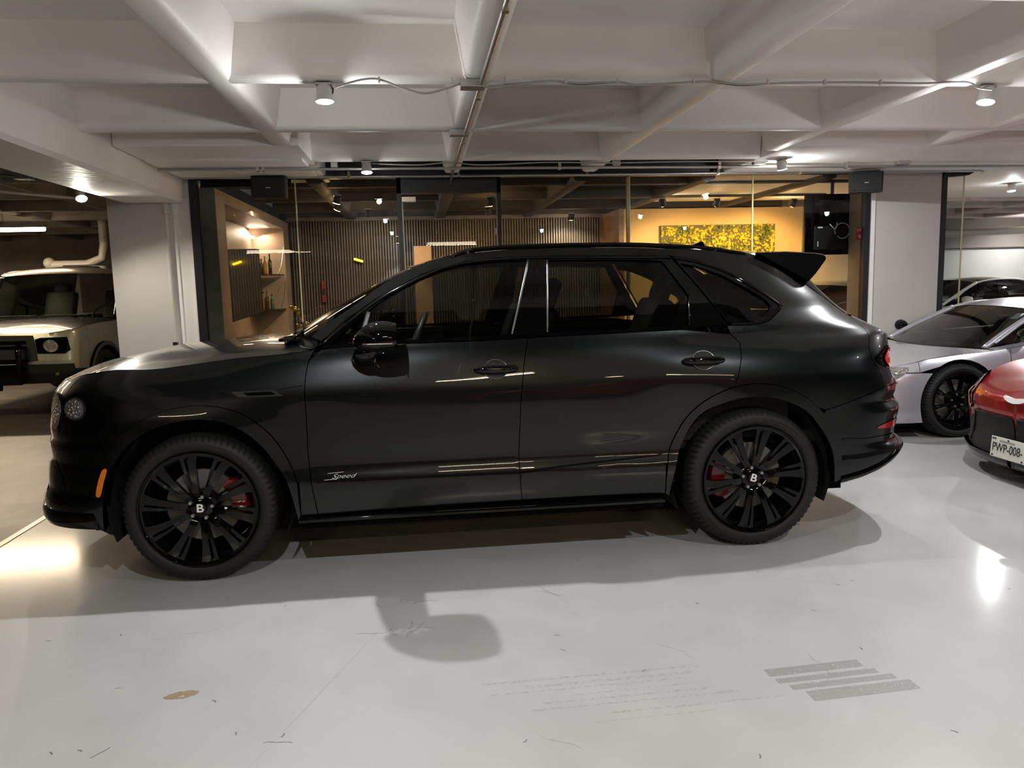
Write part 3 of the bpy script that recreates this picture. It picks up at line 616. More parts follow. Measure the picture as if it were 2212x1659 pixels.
def inset(poly, g):
    P = np.array(poly, float); n = len(P); A = .5*np.sum(P[:, 0]*np.roll(P[:, 1], -1)-np.roll(P[:, 0], -1)*P[:, 1])
    s = 1 if A > 0 else -1; o = []
    for i in range(n):
        a, b, c = P[i-1], P[i], P[(i+1) % n]
        n1 = np.array([-(b-a)[1], (b-a)[0]]); n2 = np.array([-(c-b)[1], (c-b)[0]])
        n1 /= max(np.linalg.norm(n1), 1e-9); n2 /= max(np.linalg.norm(n2), 1e-9); m = n1+n2; l = max(m @ m/2, .35); o.append(b+s*g*m/l)
    return [tuple(p) for p in o]
def tri_poly(poly, holes, grid, bstep):
    B = [resample(poly, bstep)]+[resample(h, bstep) for h in holes]
    allb = np.concatenate(B); lo, hi = allb.min(0), allb.max(0)
    gx, gz = np.meshgrid(np.arange(lo[0]+grid/2, hi[0], grid), np.arange(lo[1]+grid/2, hi[1], grid)); P = np.stack([gx.ravel(), gz.ravel()], -1)
    if len(P):
        m = in_poly(P, B[0])
        for h in B[1:]: m &= ~in_poly(P, h)
        P = P[m]
        if len(P):
            d = np.min(np.abs(P[:, None, 0]-allb[None, :, 0])+np.abs(P[:, None, 1]-allb[None, :, 1]), axis=1) if len(P)*len(allb) < 4e7 else np.ones(len(P))
            P = P[d > grid*.55]
    V = [Vector(p) for p in allb]+[Vector(p) for p in P]; E = []; k = 0; loops = []
    for b in B:
        E += [(k+i, k+(i+1) % len(b)) for i in range(len(b))]; loops.append(list(range(k, k+len(b)))); k += len(b)
    v, e, f, ov, _, _ = delaunay_2d_cdt(V, E, [], 0, 1e-6, True)
    v = np.array([tuple(p) for p in v]); inv = {}
    for i, src in enumerate(ov):
        for q in src: inv[q] = i
    cen = np.array([v[list(t)].mean(0) for t in f]); m = in_poly(cen, B[0])
    for h in B[1:]: m &= ~in_poly(cen, h)
    F = [tuple(f[i]) for i in range(len(f)) if m[i]]
    return v, F, [[inv[i] for i in l] for l in loops]
def panel(name, shell, poly, m, parent, holes=(), gap=.0022, off=0., flange=.018, grid=.032, bstep=.02, side='near', z_edge=None, fl_dir=None):
    """skin panel: polygon in (t,z) laid on the shell, with turned-in edges. side: near, far or both (joined across the centre)"""
    P = inset(poly, gap) if gap else list(poly); H = [inset(h, -gap) if gap else list(h) for h in holes]
    v, F, loops = tri_poly(P, H, grid, bstep)
    X = shell(v[:, 0], v[:, 1]); N = shell.normal(v[:, 0], v[:, 1])
    # triangles (t,z) ccw -> outward is -y
    X = X+N*off; nv = len(X); V, NN, FF = [X], [N], [tuple(f) for f in F]
    Fa = np.array([f[:3] for f in F]); s = np.sum(np.cross(X[Fa[:, 1]]-X[Fa[:, 0]], X[Fa[:, 2]]-X[Fa[:, 0]])*N[Fa[:, 0]])
    if s < 0: FF = [f[::-1] for f in FF]
    if flange:
        for l in loops:
            a = X[l]; nrm = N[l]; inn = a-nrm*flange if fl_dir is None else a+np.array(fl_dir)*flange
            tg = np.roll(a, -1, 0)-np.roll(a, 1, 0); en = np.cross(tg, nrm); en /= np.maximum(np.linalg.norm(en, axis=1, keepdims=True), 1e-9)
            k = sum(len(q) for q in V); V += [a, inn]; NN += [en, en]; n = len(l)
            for i in range(n): FF.append((k+i, k+(i+1) % n, k+n+(i+1) % n, k+n+i))
    V = np.concatenate(V); NN = np.concatenate(NN)
    if side in ('far', 'both'):
        Vm = V.copy(); Vm[:, 1] = 2*shell.half-Vm[:, 1]; Nm = NN.copy(); Nm[:, 1] *= -1; Fm = [tuple(q[::-1]) for q in FF]
        if side == 'far': V, NN, FF = Vm, Nm, Fm
        else:
            k = len(V); V = np.concatenate([V, Vm]); NN = np.concatenate([NN, Nm]); FF = FF+[tuple(i+k for i in q) for q in Fm]
    return mesh(name, V, FF, m, parent, normals=NN)
def patch(name, A, B, m, parent, half, rows=14, crown=2., far=True, thick=0., blend=None):
    """skin between a side curve A and the centre-line curve B (both lists of xyz), mirrored across the centre"""
    A, B = np.array(A, float), np.array(B, float); n = len(A); V = []
    for r in range(rows+1):
        v = r/rows; w_ = 1-(1-v)**crown; P = A+(B-A)*w_; P[:, 1] = A[:, 1]+(B[:, 1]-A[:, 1])*v
        if blend is not None: P[:, 2] = A[:, 2]+(B[:, 2]-A[:, 2])*(1-(1-v)**blend)
        V.append(P)
    if far:
        for r in range(rows-1, -1, -1):
            P = V[r].copy(); P[:, 1] = 2*half-P[:, 1]; V.append(P)
    R = len(V); V = np.concatenate(V); F = []
    for r in range(R-1):
        for i in range(n-1): F.append((r*n+i, r*n+i+1, (r+1)*n+i+1, (r+1)*n+i))
    o = mesh(name, V, F, m, parent)
    bm = bmesh.new(); bm.from_mesh(o.data); bmesh.ops.remove_doubles(bm, verts=bm.verts[:], dist=1e-4)
    bmesh.ops.recalc_face_normals(bm, faces=bm.faces[:])
    bm.faces.ensure_lookup_table()
    if sum(f.normal.z*f.calc_area() for f in bm.faces) < 0: bmesh.ops.reverse_faces(bm, faces=bm.faces[:])
    bm.to_mesh(o.data); bm.free(); o.data.polygons.foreach_set('use_smooth', [True]*len(o.data.polygons))
    if thick:
        md = o.modifiers.new('thickness', 'SOLIDIFY'); md.thickness = thick; md.offset = -1
    return o
def spl(pts, n): return np.array(smooth_line(pts, n))
def curve_n(pts, N):
    P = np.array(smooth_line(pts, 10), float); d = np.concatenate([[0], np.cumsum(np.linalg.norm(np.diff(P, axis=0), axis=1))]); q = np.linspace(0, d[-1], N)
    return np.stack([np.interp(q, d, P[:, k]) for k in range(P.shape[1])], -1)

def plate(poly, holes, fn, depth):
    """flat cut-out with thickness: fn(u, v, w)"""
    v, F, loops = tri_poly(poly, holes, .05, .03)
    g = G(); n = len(v); V = [fn(a, b, 0) for a, b in v]+[fn(a, b, depth) for a, b in v]; FF = [f for f in F]+[tuple(i+n for i in f[::-1]) for f in F]
    for l in loops:
        for i in range(len(l)): FF.append((l[i], l[(i+1) % len(l)], l[(i+1) % len(l)]+n, l[i]+n))
    return g.add(V, FF)

def wheel(parent, cx, y0, side, R=.392, rr=.297, wdt=.285, phase=0., cal=0., red=True, spokes=10, detail=True, sw=1., badge=None, rot=None):
    """wheel > tyre, rim, spoke.. ; side -1 faces -y. Built in place under its car"""
    w_ = bpy.data.objects.new('wheel', None); w_.empty_display_size = .1; link(w_, parent); w_.location = (cx, y0, R-.004)
    if side > 0: w_.rotation_euler = (0, 0, math.pi)
    NB = 72 if detail else 24; seg = NB*4
    prof = [(rr-.004, .014), (rr+.006, .002), (rr+.018, -.006), (rr+.03, -.009), (rr+(R-rr)*.5, -.010), (R-.035, -.006), (R-.022, .002), (R-.012, .014), (R-.006, .028), (R-.002, .055), (R, wdt*.35), (R, wdt*.65), (R-.002, wdt-.055), (R-.012, wdt-.014), (R-.03, wdt+.004), (rr+.02, wdt+.008), (rr-.004, wdt-.014)]
    v, f = [], []; M = len(prof)
    for k in range(seg):
        a = 2*math.pi*k/seg; gr = (k % 4 == 3)
        for i, (r, h) in enumerate(prof):
            if gr and 6 <= i <= 9: r -= .007
            if i in (10, 11) and (k % 4 == 1): r -= .006
            tw = (.0 if i < 8 else .012*(i-7)) if 6 <= i <= 10 else 0
            v.append((r*math.cos(a+tw), h, r*math.sin(a+tw)))
    for k in range(seg):
        for i in range(M-1): f.append((k*M+i, k*M+i+1, ((k+1) % seg)*M+i+1, ((k+1) % seg)*M+i))
    g = G(); g.add(v, f); g.out('tyre', M_rubber, w_, angle=28)
    if detail:   # raised sidewall arcs
        for a0, a1, r_ in ((.8, 1.35, .342), (3.6, 4.2, .342), (1.0, 1.9, .322)):
            P = [((r_)*math.cos(a), -.0115, (r_)*math.sin(a)) for a in np.linspace(a0, a1, 16)]
            G().tube(P, .0012, 4).out('sidewall_bead', M_rubber, w_)
    lip = [(rr+.003, .016), (rr+.004, -.006), (rr-.001, -.012), (rr-.004, -.011), (rr-.007, .002), (rr-.018, .004), (rr-.034, .03), (rr-.040, .08), (rr-.040, wdt-.03), (rr, wdt-.01)]
    G().lathe(lip, 96 if detail else 48, axis='y').out('rim', M_rim, w_, angle=45)
    ro = rr-.012
    yf = lambda r: .004+.030*max(0, (ro-r)/ro)**1.3+(.012 if r < .08 else 0)
    k = ro/.285
    if sw >= 1:
        out = [(.060, -.018), (.10, -.018), (.15, -.022), (.20, -.028), (.25, -.036), (.272, -.043), (.2865, -.062), (.2865, .060), (.272, .046), (.25, .041), (.20, .035), (.15, .024), (.10, .019), (.060, .018)]
        hole = [[(.125, .0050), (.20, .0070), (.255, .0085), (.268, .0125), (.271, .0185), (.262, .0235), (.20, .0185), (.125, .0110)]]
    else:
        out = [(.060, -.020), (.12, -.012), (.20, -.013), (.265, -.020), (.2865, -.034), (.2865, .034), (.265, .020), (.20, .013), (.12, .012), (.060, .020)]; hole = [[(.19, -.004), (.265, -.008), (.272, .0), (.265, .008), (.19, .004)]]
    sm_ = None
    for q in range(spokes):
        th = phase+2*math.pi*q/spokes
        if sm_ is None:
            def fn(u, v_, d, c=1):
                uu = u*k; s_ = .012*math.sin(min(1, u/.285)*math.pi)   # slight sweep
                crv = .006*(1-min(1, abs(v_+.01)/.03)**2) if u < .26 else 0
                return (uu, yf(uu)-crv+d, v_+s_*.4)
            g = plate(out, hole, fn, .030)
            so = g.out('spoke', M_rim, w_, angle=35); sm_ = so.data
        else: so = link(bpy.data.objects.new('spoke', sm_), w_)
        so.rotation_euler = (0, -th, 0)
    G().lathe([(.0, .030), (.030, .030), (.033, .036), (.045, .040), (.072, .044), (.080, .052), (.085, .09), (.0, .1)], 32, axis='y').out('hub', M_rim, w_, angle=40)
    G().lathe([(0, .020), (.029, .0205), (.032, .026), (.033, .04)], 32, axis='y').out('centre_cap', M_gloss, w_, angle=40)
    bl_ = None
    for q in range(5):
        a = phase+math.pi/2+2*math.pi*q/5; p = (.058*math.cos(a), 0, .058*math.sin(a))
        if bl_ is None:
            b = G().lathe([(0, .026), (.0085, .026), (.0105, .029), (.011, .05)], 6, axis='y').out('wheel_bolt', mat('bolt_grey', (.35, .33, .31), .35, metal=.7), w_, angle=30); bl_ = b.data
        else: b = link(bpy.data.objects.new('wheel_bolt', bl_), w_)
        b.location = p
    G().lathe([(.085, .105), (.095, .10), (.100, .10), (.190, .10), (.190, .135), (.10, .135)], 64, axis='y').out('brake_disc', M_disc, w_, angle=40)
    g = G().lathe([(0, .135), (.22, .15), (rr-.05, .17), (rr-.045, wdt-.03), (0, wdt-.03)], 40, axis='y'); g.out('inner_barrel', M_void, w_)
    a = np.linspace(cal-.62, cal+.62, 14); pr = []
    g = G(); V = []
    for t in a:
        e = min(1, (abs(t-a[0])+.08)/.25, (abs(t-a[-1])+.08)/.25)
        ri, ro2 = .150, .150+.088*e**.5
        for r_, y_ in ((ri, .076), (ro2-.012, .070), (ro2, .085), (ro2, .15), (ri, .15)): V.append((r_*math.cos(t), y_, r_*math.sin(t)))
    n = 5; F = [(i*n+j, i*n+(j+1) % n, (i+1)*n+(j+1) % n, (i+1)*n+j) for i in range(len(a)-1) for j in range(n)]+[tuple(range(n)), tuple((len(a)-1)*n+j for j in range(n))]
    G().add(V, F).out('brake_caliper', M_cal if red else M_matte, w_, angle=35)
    if badge:
        t_ = text('badge_letter', badge, .060, M_white_mark, (0, .0185, 0), (math.pi/2, rot or 0, 0), w_, extrude=.0012, sx=1.15, offset=.0009)
    return w_

# ================================================================== THE BLACK SUV
HALF = .97
ZS = [.18, .32, .41, .50, .57, .72, .86, .95, .99, 1.06, 1.13, 1.20, 1.27]
XS = [-2.6, -2.0, -1.5, -1.0, -.6, -.2, .3, .75, 1.1, 1.5, 1.9, 2.3, 2.9]
YS = [[.060, .020, .010, .005, .005, .010, .018, .030, .042, .085, .150, .22, .30],
      [.050, .010, .000, -.004, -.005, -.005, .000, .014, .026, .068, .130, .20, .28],
      [.040, .000, -.010, -.015, -.020, -.024, -.020, .000, .014, .048, .100, .165, .24],
      [.040, .005, -.005, -.008, .000, .004, .004, .004, .010, .032, .060, .102, .15],
      [.050, .016, .004, .000, .020, .012, .008, .009, .014, .032, .053, .083, .12],
      [.055, .022, .008, .003, .024, .013, .009, .011, .016, .032, .050, .077, .11],
      [.055, .024, .010, .005, .026, .016, .011, .013, .018, .032, .050, .077, .105],
      [.055, .022, .008, .004, .026, .016, .012, .013, .016, .030, .048, .076, .105],
      [.050, .014, .000, -.004, .012, .006, -.004, -.008, -.006, .010, .040, .078, .11],
      [.040, .002, -.012, -.016, -.022, -.028, -.030, -.028, -.022, .000, .036, .084, .13],
      [.045, .006, -.008, -.012, -.016, -.020, -.024, -.022, -.014, .008, .046, .095, .15],
      [.060, .020, .006, .004, .004, .006, .010, .014, .020, .036, .068, .115, .18],
      [.090, .050, .040, .040, .045, .055, .065, .075, .085, .100, .130, .18, .26]]
XN = [(.10, -2.36), (.28, -2.47), (.303, -2.485), (.42, -2.50), (.456, -2.482), (.478, -2.463), (.553, -2.458), (.614, -2.45), (.644, -2.434), (.69, -2.44), (.718, -2.444), (.752, -2.425), (.80, -2.432), (.90, -2.415), (.975, -2.404), (1.005, -2.388), (1.046, -2.347), (1.10, -2.265), (1.2, -2.05), (1.9, -2.05)]
XT = [(.1, 2.34), (.28, 2.42), (.336, 2.476), (.357, 2.533), (.407, 2.582), (.454, 2.609), (.49, 2.614), (.533, 2.591), (.557, 2.56), (.648, 2.573), (.716, 2.593), (.746, 2.594), (.795, 2.55), (.835, 2.57), (.885, 2.569), (.912, 2.553), (.968, 2.526), (1.027, 2.52), (1.103, 2.533), (1.168, 2.54), (1.201, 2.475), (1.232, 2.405), (1.262, 2.36), (1.322, 2.295), (1.429, 2.18), (1.52, 2.10), (1.60, 2.03), (1.7, 1.95), (1.9, 1.8)]
def suv_green(s, x, z):
    b = s.base(x, np.minimum(z, 1.27)); zz = np.clip(z-1.20, 0, None)
    g = s.base(x, np.full(x.shape, 1.20))+zz*.36+.30*zz*zz+(.10*np.clip(-x-.55, 0, None)**1.5+.14*np.clip(x-1.35, 0, None)**1.5)*sm(zz/.15)
    w_ = sm((z-1.17)/.08); return b*(1-w_)+g*w_
S = Shell(XS, ZS, YS, XN, XT, HALF, (.62, 2.5), (.52, 2.9), suv_green)
suv = thing('luxury_suv', 'glossy black five-door SUV parked side-on in the middle of the grey floor', 'car', (0, 0, 0))
def both(name, poly, m, **k):
    panel(name, S, poly, m, suv, **k); return panel(name, S, poly, m, suv, side='far', **{**k, 'grid': .06, 'bstep': .04})
# outlines in (t, z)
F_OUT = smooth_line([(-2.000, .555), (-1.974, .642), (-1.903, .742), (-1.81, .826), (-1.699, .885), (-1.582, .919), (-1.462, .930), (-1.343, .914), (-1.225, .865), (-1.11, .758), (-1.03, .617), (-.993, .504)], 3)
F_IN = smooth_line([(-1.97, .30), (-1.962, .414), (-1.938, .539), (-1.885, .648), (-1.815, .735), (-1.741, .791), (-1.66, .830), (-1.54, .856), (-1.43, .858), (-1.334, .838), (-1.23, .776), (-1.14, .680), (-1.065, .555), (-1.033, .470), (-1.011, .358), (-1.003, .305)], 3)
R_OUT = smooth_line([(.993, .499), (1.02, .613), (1.098, .753), (1.196, .842), (1.30, .895), (1.37, .916), (1.476, .929), (1.62, .911), (1.766, .846), (1.882, .744), (1.945, .640), (1.990, .560)], 3)
R_IN = smooth_line([(1.008, .320), (1.015, .379), (1.06, .564), (1.121, .701), (1.199, .787), (1.345, .842), (1.474, .858), (1.62, .837), (1.768, .768), (1.854, .674), (1.911, .587), (1.945, .497), (1.962, .345)], 3)
SEAM_F = [(-2.16, 1.083), (-2.19, .975), (-2.20, .87), (-2.10, .85), (-2.03, .835), (-1.975, .80), (-1.935, .703)]
FGAP = [(-.844, 1.227), (-.881, 1.184), (-.910, 1.131), (-.924, 1.069), (-.932, .989), (-.931, .80), (-.933, .654), (-.925, .509), (-.898, .322)]
BGAP = [(.185, .336), (.175, .487), (.174, .592), (.184, .78), (.194, .914), (.214, 1.070), (.226, 1.130), (.243, 1.212)]
CGAP = [(1.366, 1.243), (1.379, 1.198), (1.418, 1.150), (1.412, 1.076), (1.386, .986), (1.357, .900)]
def cut(l, a, b, x=True):   # part of a polyline between two x values
    return [p for p in l if a <= p[0] <= b]
TC = float(S.tmin(.7))
zs_front = [.30, .33, .38, .42, .4401, .456, .478, .52, .553, .614, .644, .69, .718, .752, .80, .90, .975, 1.005, 1.035]
crease_f = [(-2.92, 1.038), (-2.60, 1.040), (-2.327, 1.049), (-2.16, 1.083)]
# front bumper (both halves in one piece)
bump = [(float(S.tmin(z))+.0005, z) for z in zs_front[::-1]]+[(-2.6, .30), (-2.183, .303), (-1.985, .305), (-2.02, .42), (-2.015, .50), (-2.000, .555)]+cut(F_OUT, -1.999, -1.936)+SEAM_F[::-1]+crease_f[::-1][1:]
panel('front_bumper', S, bump, M_paint, suv, side='both', grid=.026)
crease = [(-2.16, 1.083), (-1.91, 1.112), (-1.714, 1.113), (-1.542, 1.128), (-1.311, 1.152), (-1.075, 1.168), (-.896, 1.184), (-.850, 1.215)]
fend = crease+FGAP[:-1]+[(-.898, .318), (-.985, .312), (-.985, .504)]+[p for p in F_OUT[::-1] if p[0] > -1.936 and p[0] < -.99]+[SEAM_F[-1]]+SEAM_F[::-1][1:]
both('front_fender', fend, M_paint, grid=.028)
fdoor = [(-.848, 1.188)]+[p for p in FGAP[2:]]+BGAP+[(.159, 1.208), (-.455, 1.202)]
both('front_door', fdoor, M_paint, grid=.028)
rdoor = [(.243, 1.212)]+BGAP[::-1][1:]+[(.60, .338), (.985, .331), (.985, .499)]+[p for p in R_OUT if p[0] < 1.35]+CGAP[::-1][:-1]+[(1.10, 1.230), (.5, 1.218)]
both('rear_door', rdoor, M_paint, grid=.028)
# side frame + quarter (one pressing from windscreen foot over the roof edge to the rear arch)
top_line = [(-.905, 1.253), (-.803, 1.330), (-.656, 1.423), (-.559, 1.495), (-.470, 1.553), (-.322, 1.622), (-.179, 1.664), (.0, 1.688), (.40, 1.702), (.85, 1.695), (1.2, 1.678), (1.45, 1.658), (1.592, 1.644)]
frame_line = [(-.844, 1.228), (-.795, 1.270), (-.735, 1.322), (-.56, 1.440), (-.40, 1.520), (-.317, 1.563), (-.20, 1.604), (-.06, 1.634), (.124, 1.650), (.40, 1.654), (.75, 1.648), (1.111, 1.638), (1.255, 1.611), (1.401, 1.556), (1.546, 1.475), (1.69, 1.377), (1.722, 1.342), (1.699, 1.315), (1.612, 1.258), (1.50, 1.243)]
DE = [(1.592, 1.644), (1.694, 1.610), (1.92, 1.473), (2.121, 1.356), (2.219, 1.278), (2.206, 1.222), (2.206, 1.160), (2.180, 1.099), (2.190, 1.035), (2.248, .966), (2.264, .872)]
QS = [(2.264, .872), (2.166, .843), (2.02, .799), (1.895, .765)]
quarter = top_line+DE[1:]+QS[1:]+[p for p in R_OUT[::-1] if 1.36 < p[0] < 1.85]+CGAP[::-1]+frame_line[::-1]
both('body_side', quarter, M_paint, grid=.028)
lo_r = [(2.0, .345), (2.129, .372), (2.25, .410), (2.429, .49), (2.7, .50)]
rb = QS[::-1][:-1]+[(2.264, .872), (2.5, .880)]+[(float(S.tmax(z))-.0005, z) for z in (.875, .835, .795, .746, .716, .648, .6, .557, .533, .51)]+lo_r[::-1]+[(1.998, .50), (1.990, .560)]+[p for p in R_OUT[::-1] if 1.86 < p[0] < 1.985]
panel('rear_bumper', S, rb, M_paint, suv, side='both', grid=.026)
tg = [(2.264, .872), (2.248, .966), (2.190, 1.035), (2.180, 1.099), (2.206, 1.160), (2.206, 1.222), (2.215, 1.268)]+[(float(S.tmax(z))-.0005, z) for z in (1.262, 1.232, 1.201, 1.168, 1.103, 1.027, .968, .912, .885)]+[(2.5, .882)]
panel('tailgate', S, tg, M_paint, suv, side='both', grid=.03)
rwin = [(2.219, 1.285), (2.121, 1.360), (1.92, 1.477), (1.80, 1.545)]+[(float(S.tmax(z))-.0005, z) for z in (1.56, 1.52, 1.429, 1.322, 1.29)]
panel('rear_window', S, rwin, M_gloss, suv, side='both', grid=.04)
# arch mouldings
fa = [(-2.02, .42), (-2.015, .50)]+F_OUT+[(-.990, .40), (-.985, .312)]+F_IN[::-1]+[(-1.985, .305)]
both('arch_moulding', fa, M_paint, off=.009, flange=.075, grid=.03, gap=.0015)
ra = [(.985, .331), (.985, .42)]+R_OUT+[(1.998, .50), (2.0, .36)]+R_IN[::-1]
both('arch_moulding', ra, M_paint, off=.009, flange=.075, grid=.03, gap=.0015)
# sharp lip and black strips painting in the crease shade along the foot of the doors
both('door_moulding', [(-.905, .503), (-.60, .500), (.168, .492), (.168, .462), (-.60, .470), (-.85, .478)], M_paint, off=.010, flange=.012, grid=.04, gap=0)
both('door_moulding', [(.182, .492), (.60, .515), (.955, .545), (.93, .520), (.60, .488), (.182, .462)], M_paint, off=.010, flange=.012, grid=.04, gap=0)
both('sill_crease_shade', [(-.86, .506), (.166, .497), (.166, .490), (-.84, .499)], M_void, off=.012, flange=.0, grid=.1, gap=0)
both('sill_crease_shade', [(.182, .497), (.955, .548), (.975, .560), (.94, .552), (.182, .505)], M_void, off=.012, flange=.0, grid=.1, gap=0)
# crisp swage line along the doors
cl_ = lambda x: float(np.interp(x, [-.93, -.46, .19, .62, .75], [.948, .952, .973, .981, .982]))
for a_, b_ in ((-.926, .188), (.205, .62)):
    xs_ = np.linspace(a_, b_, 14); th = lambda x: .0075*min(1, (.64-x)/.4)+.001
    both('swage_line', [(x, cl_(x)+.003) for x in xs_]+[(x, cl_(x)-th(x)) for x in xs_[::-1]], M_paint, off=.0035, flange=.006, grid=.05, gap=0)
both('bumper_crease', [(2.0, .596), (2.12, .590), (2.38, .594), (2.38, .588), (2.12, .583), (2.0, .588)], M_paint, off=.006, flange=.010, grid=.05, gap=0)
both('bumper_dark_band', [(1.985, .498), (2.12, .502), (2.26, .516), (2.38, .528), (2.38, .512), (2.26, .492), (2.12, .474), (1.985, .470)], M_void, off=.0015, flange=0, grid=.05, gap=0)  # flat black band laid on the bumper skin
# window surround, belt and pillars
beltA = [(-.836, 1.192), (-.455, 1.206), (.159, 1.211), (.243, 1.216)]
fw = [(-.844, 1.227)]+frame_line[1:9]+[(.345, 1.656), (.269, 1.328), (.244, 1.216)]+beltA[::-1][1:]
fw_hole = [(-.800, 1.212), (-.735, 1.270), (-.56, 1.408), (-.419, 1.501), (-.312, 1.549), (-.203, 1.588), (-.057, 1.618), (.125, 1.632), (.280, 1.634), (.220, 1.430), (.160, 1.233), (-.455, 1.222)]
both('front_window_frame', fw, M_gloss, holes=[fw_hole], gap=.0012, off=.0, flange=.014)
rw_ = [(.345, 1.656), (.40, 1.655), (.75, 1.648), (1.095, 1.640), (1.20, 1.50), (1.366, 1.250), (1.10, 1.233), (.5, 1.222), (.244, 1.216), (.269, 1.328)]
rw_hole = [(.396, 1.631), (.739, 1.625), (1.046, 1.612), (1.166, 1.420), (1.141, 1.252), (.357, 1.237), (.374, 1.43)]
both('rear_window_frame', rw_, M_gloss, holes=[rw_hole], gap=.0012, flange=.014)
qf = [(1.112, 1.636)]+frame_line[12:]+[(1.379, 1.244), (1.25, 1.44)]
q_hole = [(1.155, 1.594), (1.25, 1.575), (1.394, 1.518), (1.530, 1.438), (1.625, 1.376), (1.648, 1.344), (1.622, 1.311), (1.575, 1.280), (1.500, 1.262), (1.392, 1.262)]
both('quarter_window_frame', qf, M_gloss, holes=[q_hole], gap=.0012, flange=.014)
both('belt_trim', [(-.83, 1.204), (-.455, 1.217), (.159, 1.226), (.238, 1.229), (.238, 1.215), (.159, 1.211), (-.455, 1.203), (-.845, 1.190)], M_gloss, off=.008, flange=.01, gap=0, grid=.05)
both('belt_trim', [(.252, 1.229), (.5, 1.236), (1.10, 1.247), (1.362, 1.256), (1.366, 1.243), (1.10, 1.231), (.5, 1.219), (.252, 1.215)], M_gloss, off=.008, flange=.01, gap=0, grid=.05)
both('door_glass', inset(fw_hole, -.008), M_tint, off=-.010, flange=0, gap=0)
both('door_glass', inset(rw_hole, -.008), M_tint, off=-.010, flange=0, gap=0)
both('quarter_glass', inset(q_hole, -.008), M_tint, off=-.012, flange=0, gap=0)
# bright window lines: thin gloss trims that catch the light
def strip(name, pts, r, m, off=.004, n=6):
    P = np.array(smooth_line(pts, 5)); X = S(P[:, 0], P[:, 1])+S.normal(P[:, 0], P[:, 1])*off
    for f in (1, -1):
        Y = X.copy()
        if f < 0: Y[:, 1] = 2*HALF-Y[:, 1]
        G().tube(Y.tolist(), r, n).out(name, m, suv, smooth=True)
strip('window_trim', [(-.838, 1.215), (-.735, 1.300), (-.56, 1.424), (-.40, 1.509), (-.20, 1.595), (-.06, 1.625), (.124, 1.641), (.40, 1.644), (1.10, 1.628)], .006, M_gloss)
strip('window_trim', [(1.125, 1.626), (1.255, 1.600), (1.401, 1.546), (1.546, 1.463), (1.675, 1.372), (1.704, 1.342), (1.69, 1.322), (1.60, 1.266), (1.50, 1.252), (1.39, 1.25)], .006, M_gloss)
strip('pillar_trim', [(.284, 1.63), (.222, 1.430), (.160, 1.236)], .006, mat('bright_black_edge', (.25, .25, .25), .2, metal=.9), .002)
strip('pillar_trim', [(.392, 1.628), (.370, 1.43), (.353, 1.240)], .005, MAT['bright_black_edge'], .002)
strip('pillar_trim', [(1.170, 1.416), (1.146, 1.254)], .004, M_gloss, .003)
strip('window_divider', [(-.60, 1.375), (-.645, 1.218)], .012, mat('satin_grey_divider', (.28, .28, .27), .35, metal=.5), -.008)
# bonnet, cowl, windscreen, roof
a_idx = crease_f+crease[1:-1]
a_t = curve_n(a_idx, 60); A = S(a_t[:, 0], a_t[:, 1]); A[0, 1] = HALF
cz = [(-2.36, 1.030), (-2.33, 1.052), (-2.25, 1.092), (-2.187, 1.111), (-2.07, 1.132), (-1.848, 1.176), (-1.66, 1.193), (-1.456, 1.213), (-1.229, 1.225), (-1.10, 1.226)]
u_ = np.linspace(0, 1, 60); xc = float(A[0, 0])+u_**1.15*(-1.10-float(A[0, 0])); zc_ = np.interp(xc, [p[0] for p in cz], [p[1] for p in cz])
B = np.stack([xc, np.full(60, HALF), zc_], -1); B[0] = A[0]
patch('bonnet', A, B, M_paint, suv, HALF, rows=22, crown=2.4)
ce_ = curve_n([(-.905, 1.192), (-.87, 1.205), (-.87, 1.235), (-.905, 1.253)], 12); Ac = S(ce_[:, 0], ce_[:, 1]); Ac[:, 1] += .005
Bc = np.stack([np.linspace(-1.115, -1.085, 12), np.full(12, HALF), np.linspace(1.205, 1.250, 12)], -1)
patch('cowl', Ac, Bc, M_matte, suv, HALF, rows=14, crown=2.6)
ws_s = curve_n([(-.905, 1.250), (-.803, 1.328), (-.656, 1.421), (-.559, 1.493), (-.470, 1.551), (-.322, 1.620)], 24); Aw = S(ws_s[:, 0], ws_s[:, 1]); Aw[:, 1] += .004
Bw = curve_n([(-1.085, HALF, 1.256), (-1.00, HALF, 1.302), (-.87, HALF, 1.380), (-.72, HALF, 1.458), (-.58, HALF, 1.528), (-.40, HALF, 1.612)], 24)
patch('windscreen', Aw, Bw, thin_glass('windscreen_glass', (.42, .45, .42)), suv, HALF, rows=20, crown=2.0)
rf_s = curve_n([(-.322, 1.622), (-.179, 1.664), (.0, 1.688), (.40, 1.702), (.85, 1.695), (1.2, 1.678), (1.45, 1.658), (1.592, 1.644), (1.70, 1.607)], 40); Ar = S(rf_s[:, 0], rf_s[:, 1]); Ar[:, 1] += .003
Br = curve_n([(-.40, HALF, 1.614), (-.20, HALF, 1.672), (.0, HALF, 1.708), (.4, HALF, 1.735), (.9, HALF, 1.733), (1.3, HALF, 1.715), (1.6, HALF, 1.690), (1.80, HALF, 1.668), (1.95, HALF, 1.640)], 40)
patch('roof', Ar, Br, M_paint, suv, HALF, rows=16, crown=2.4)
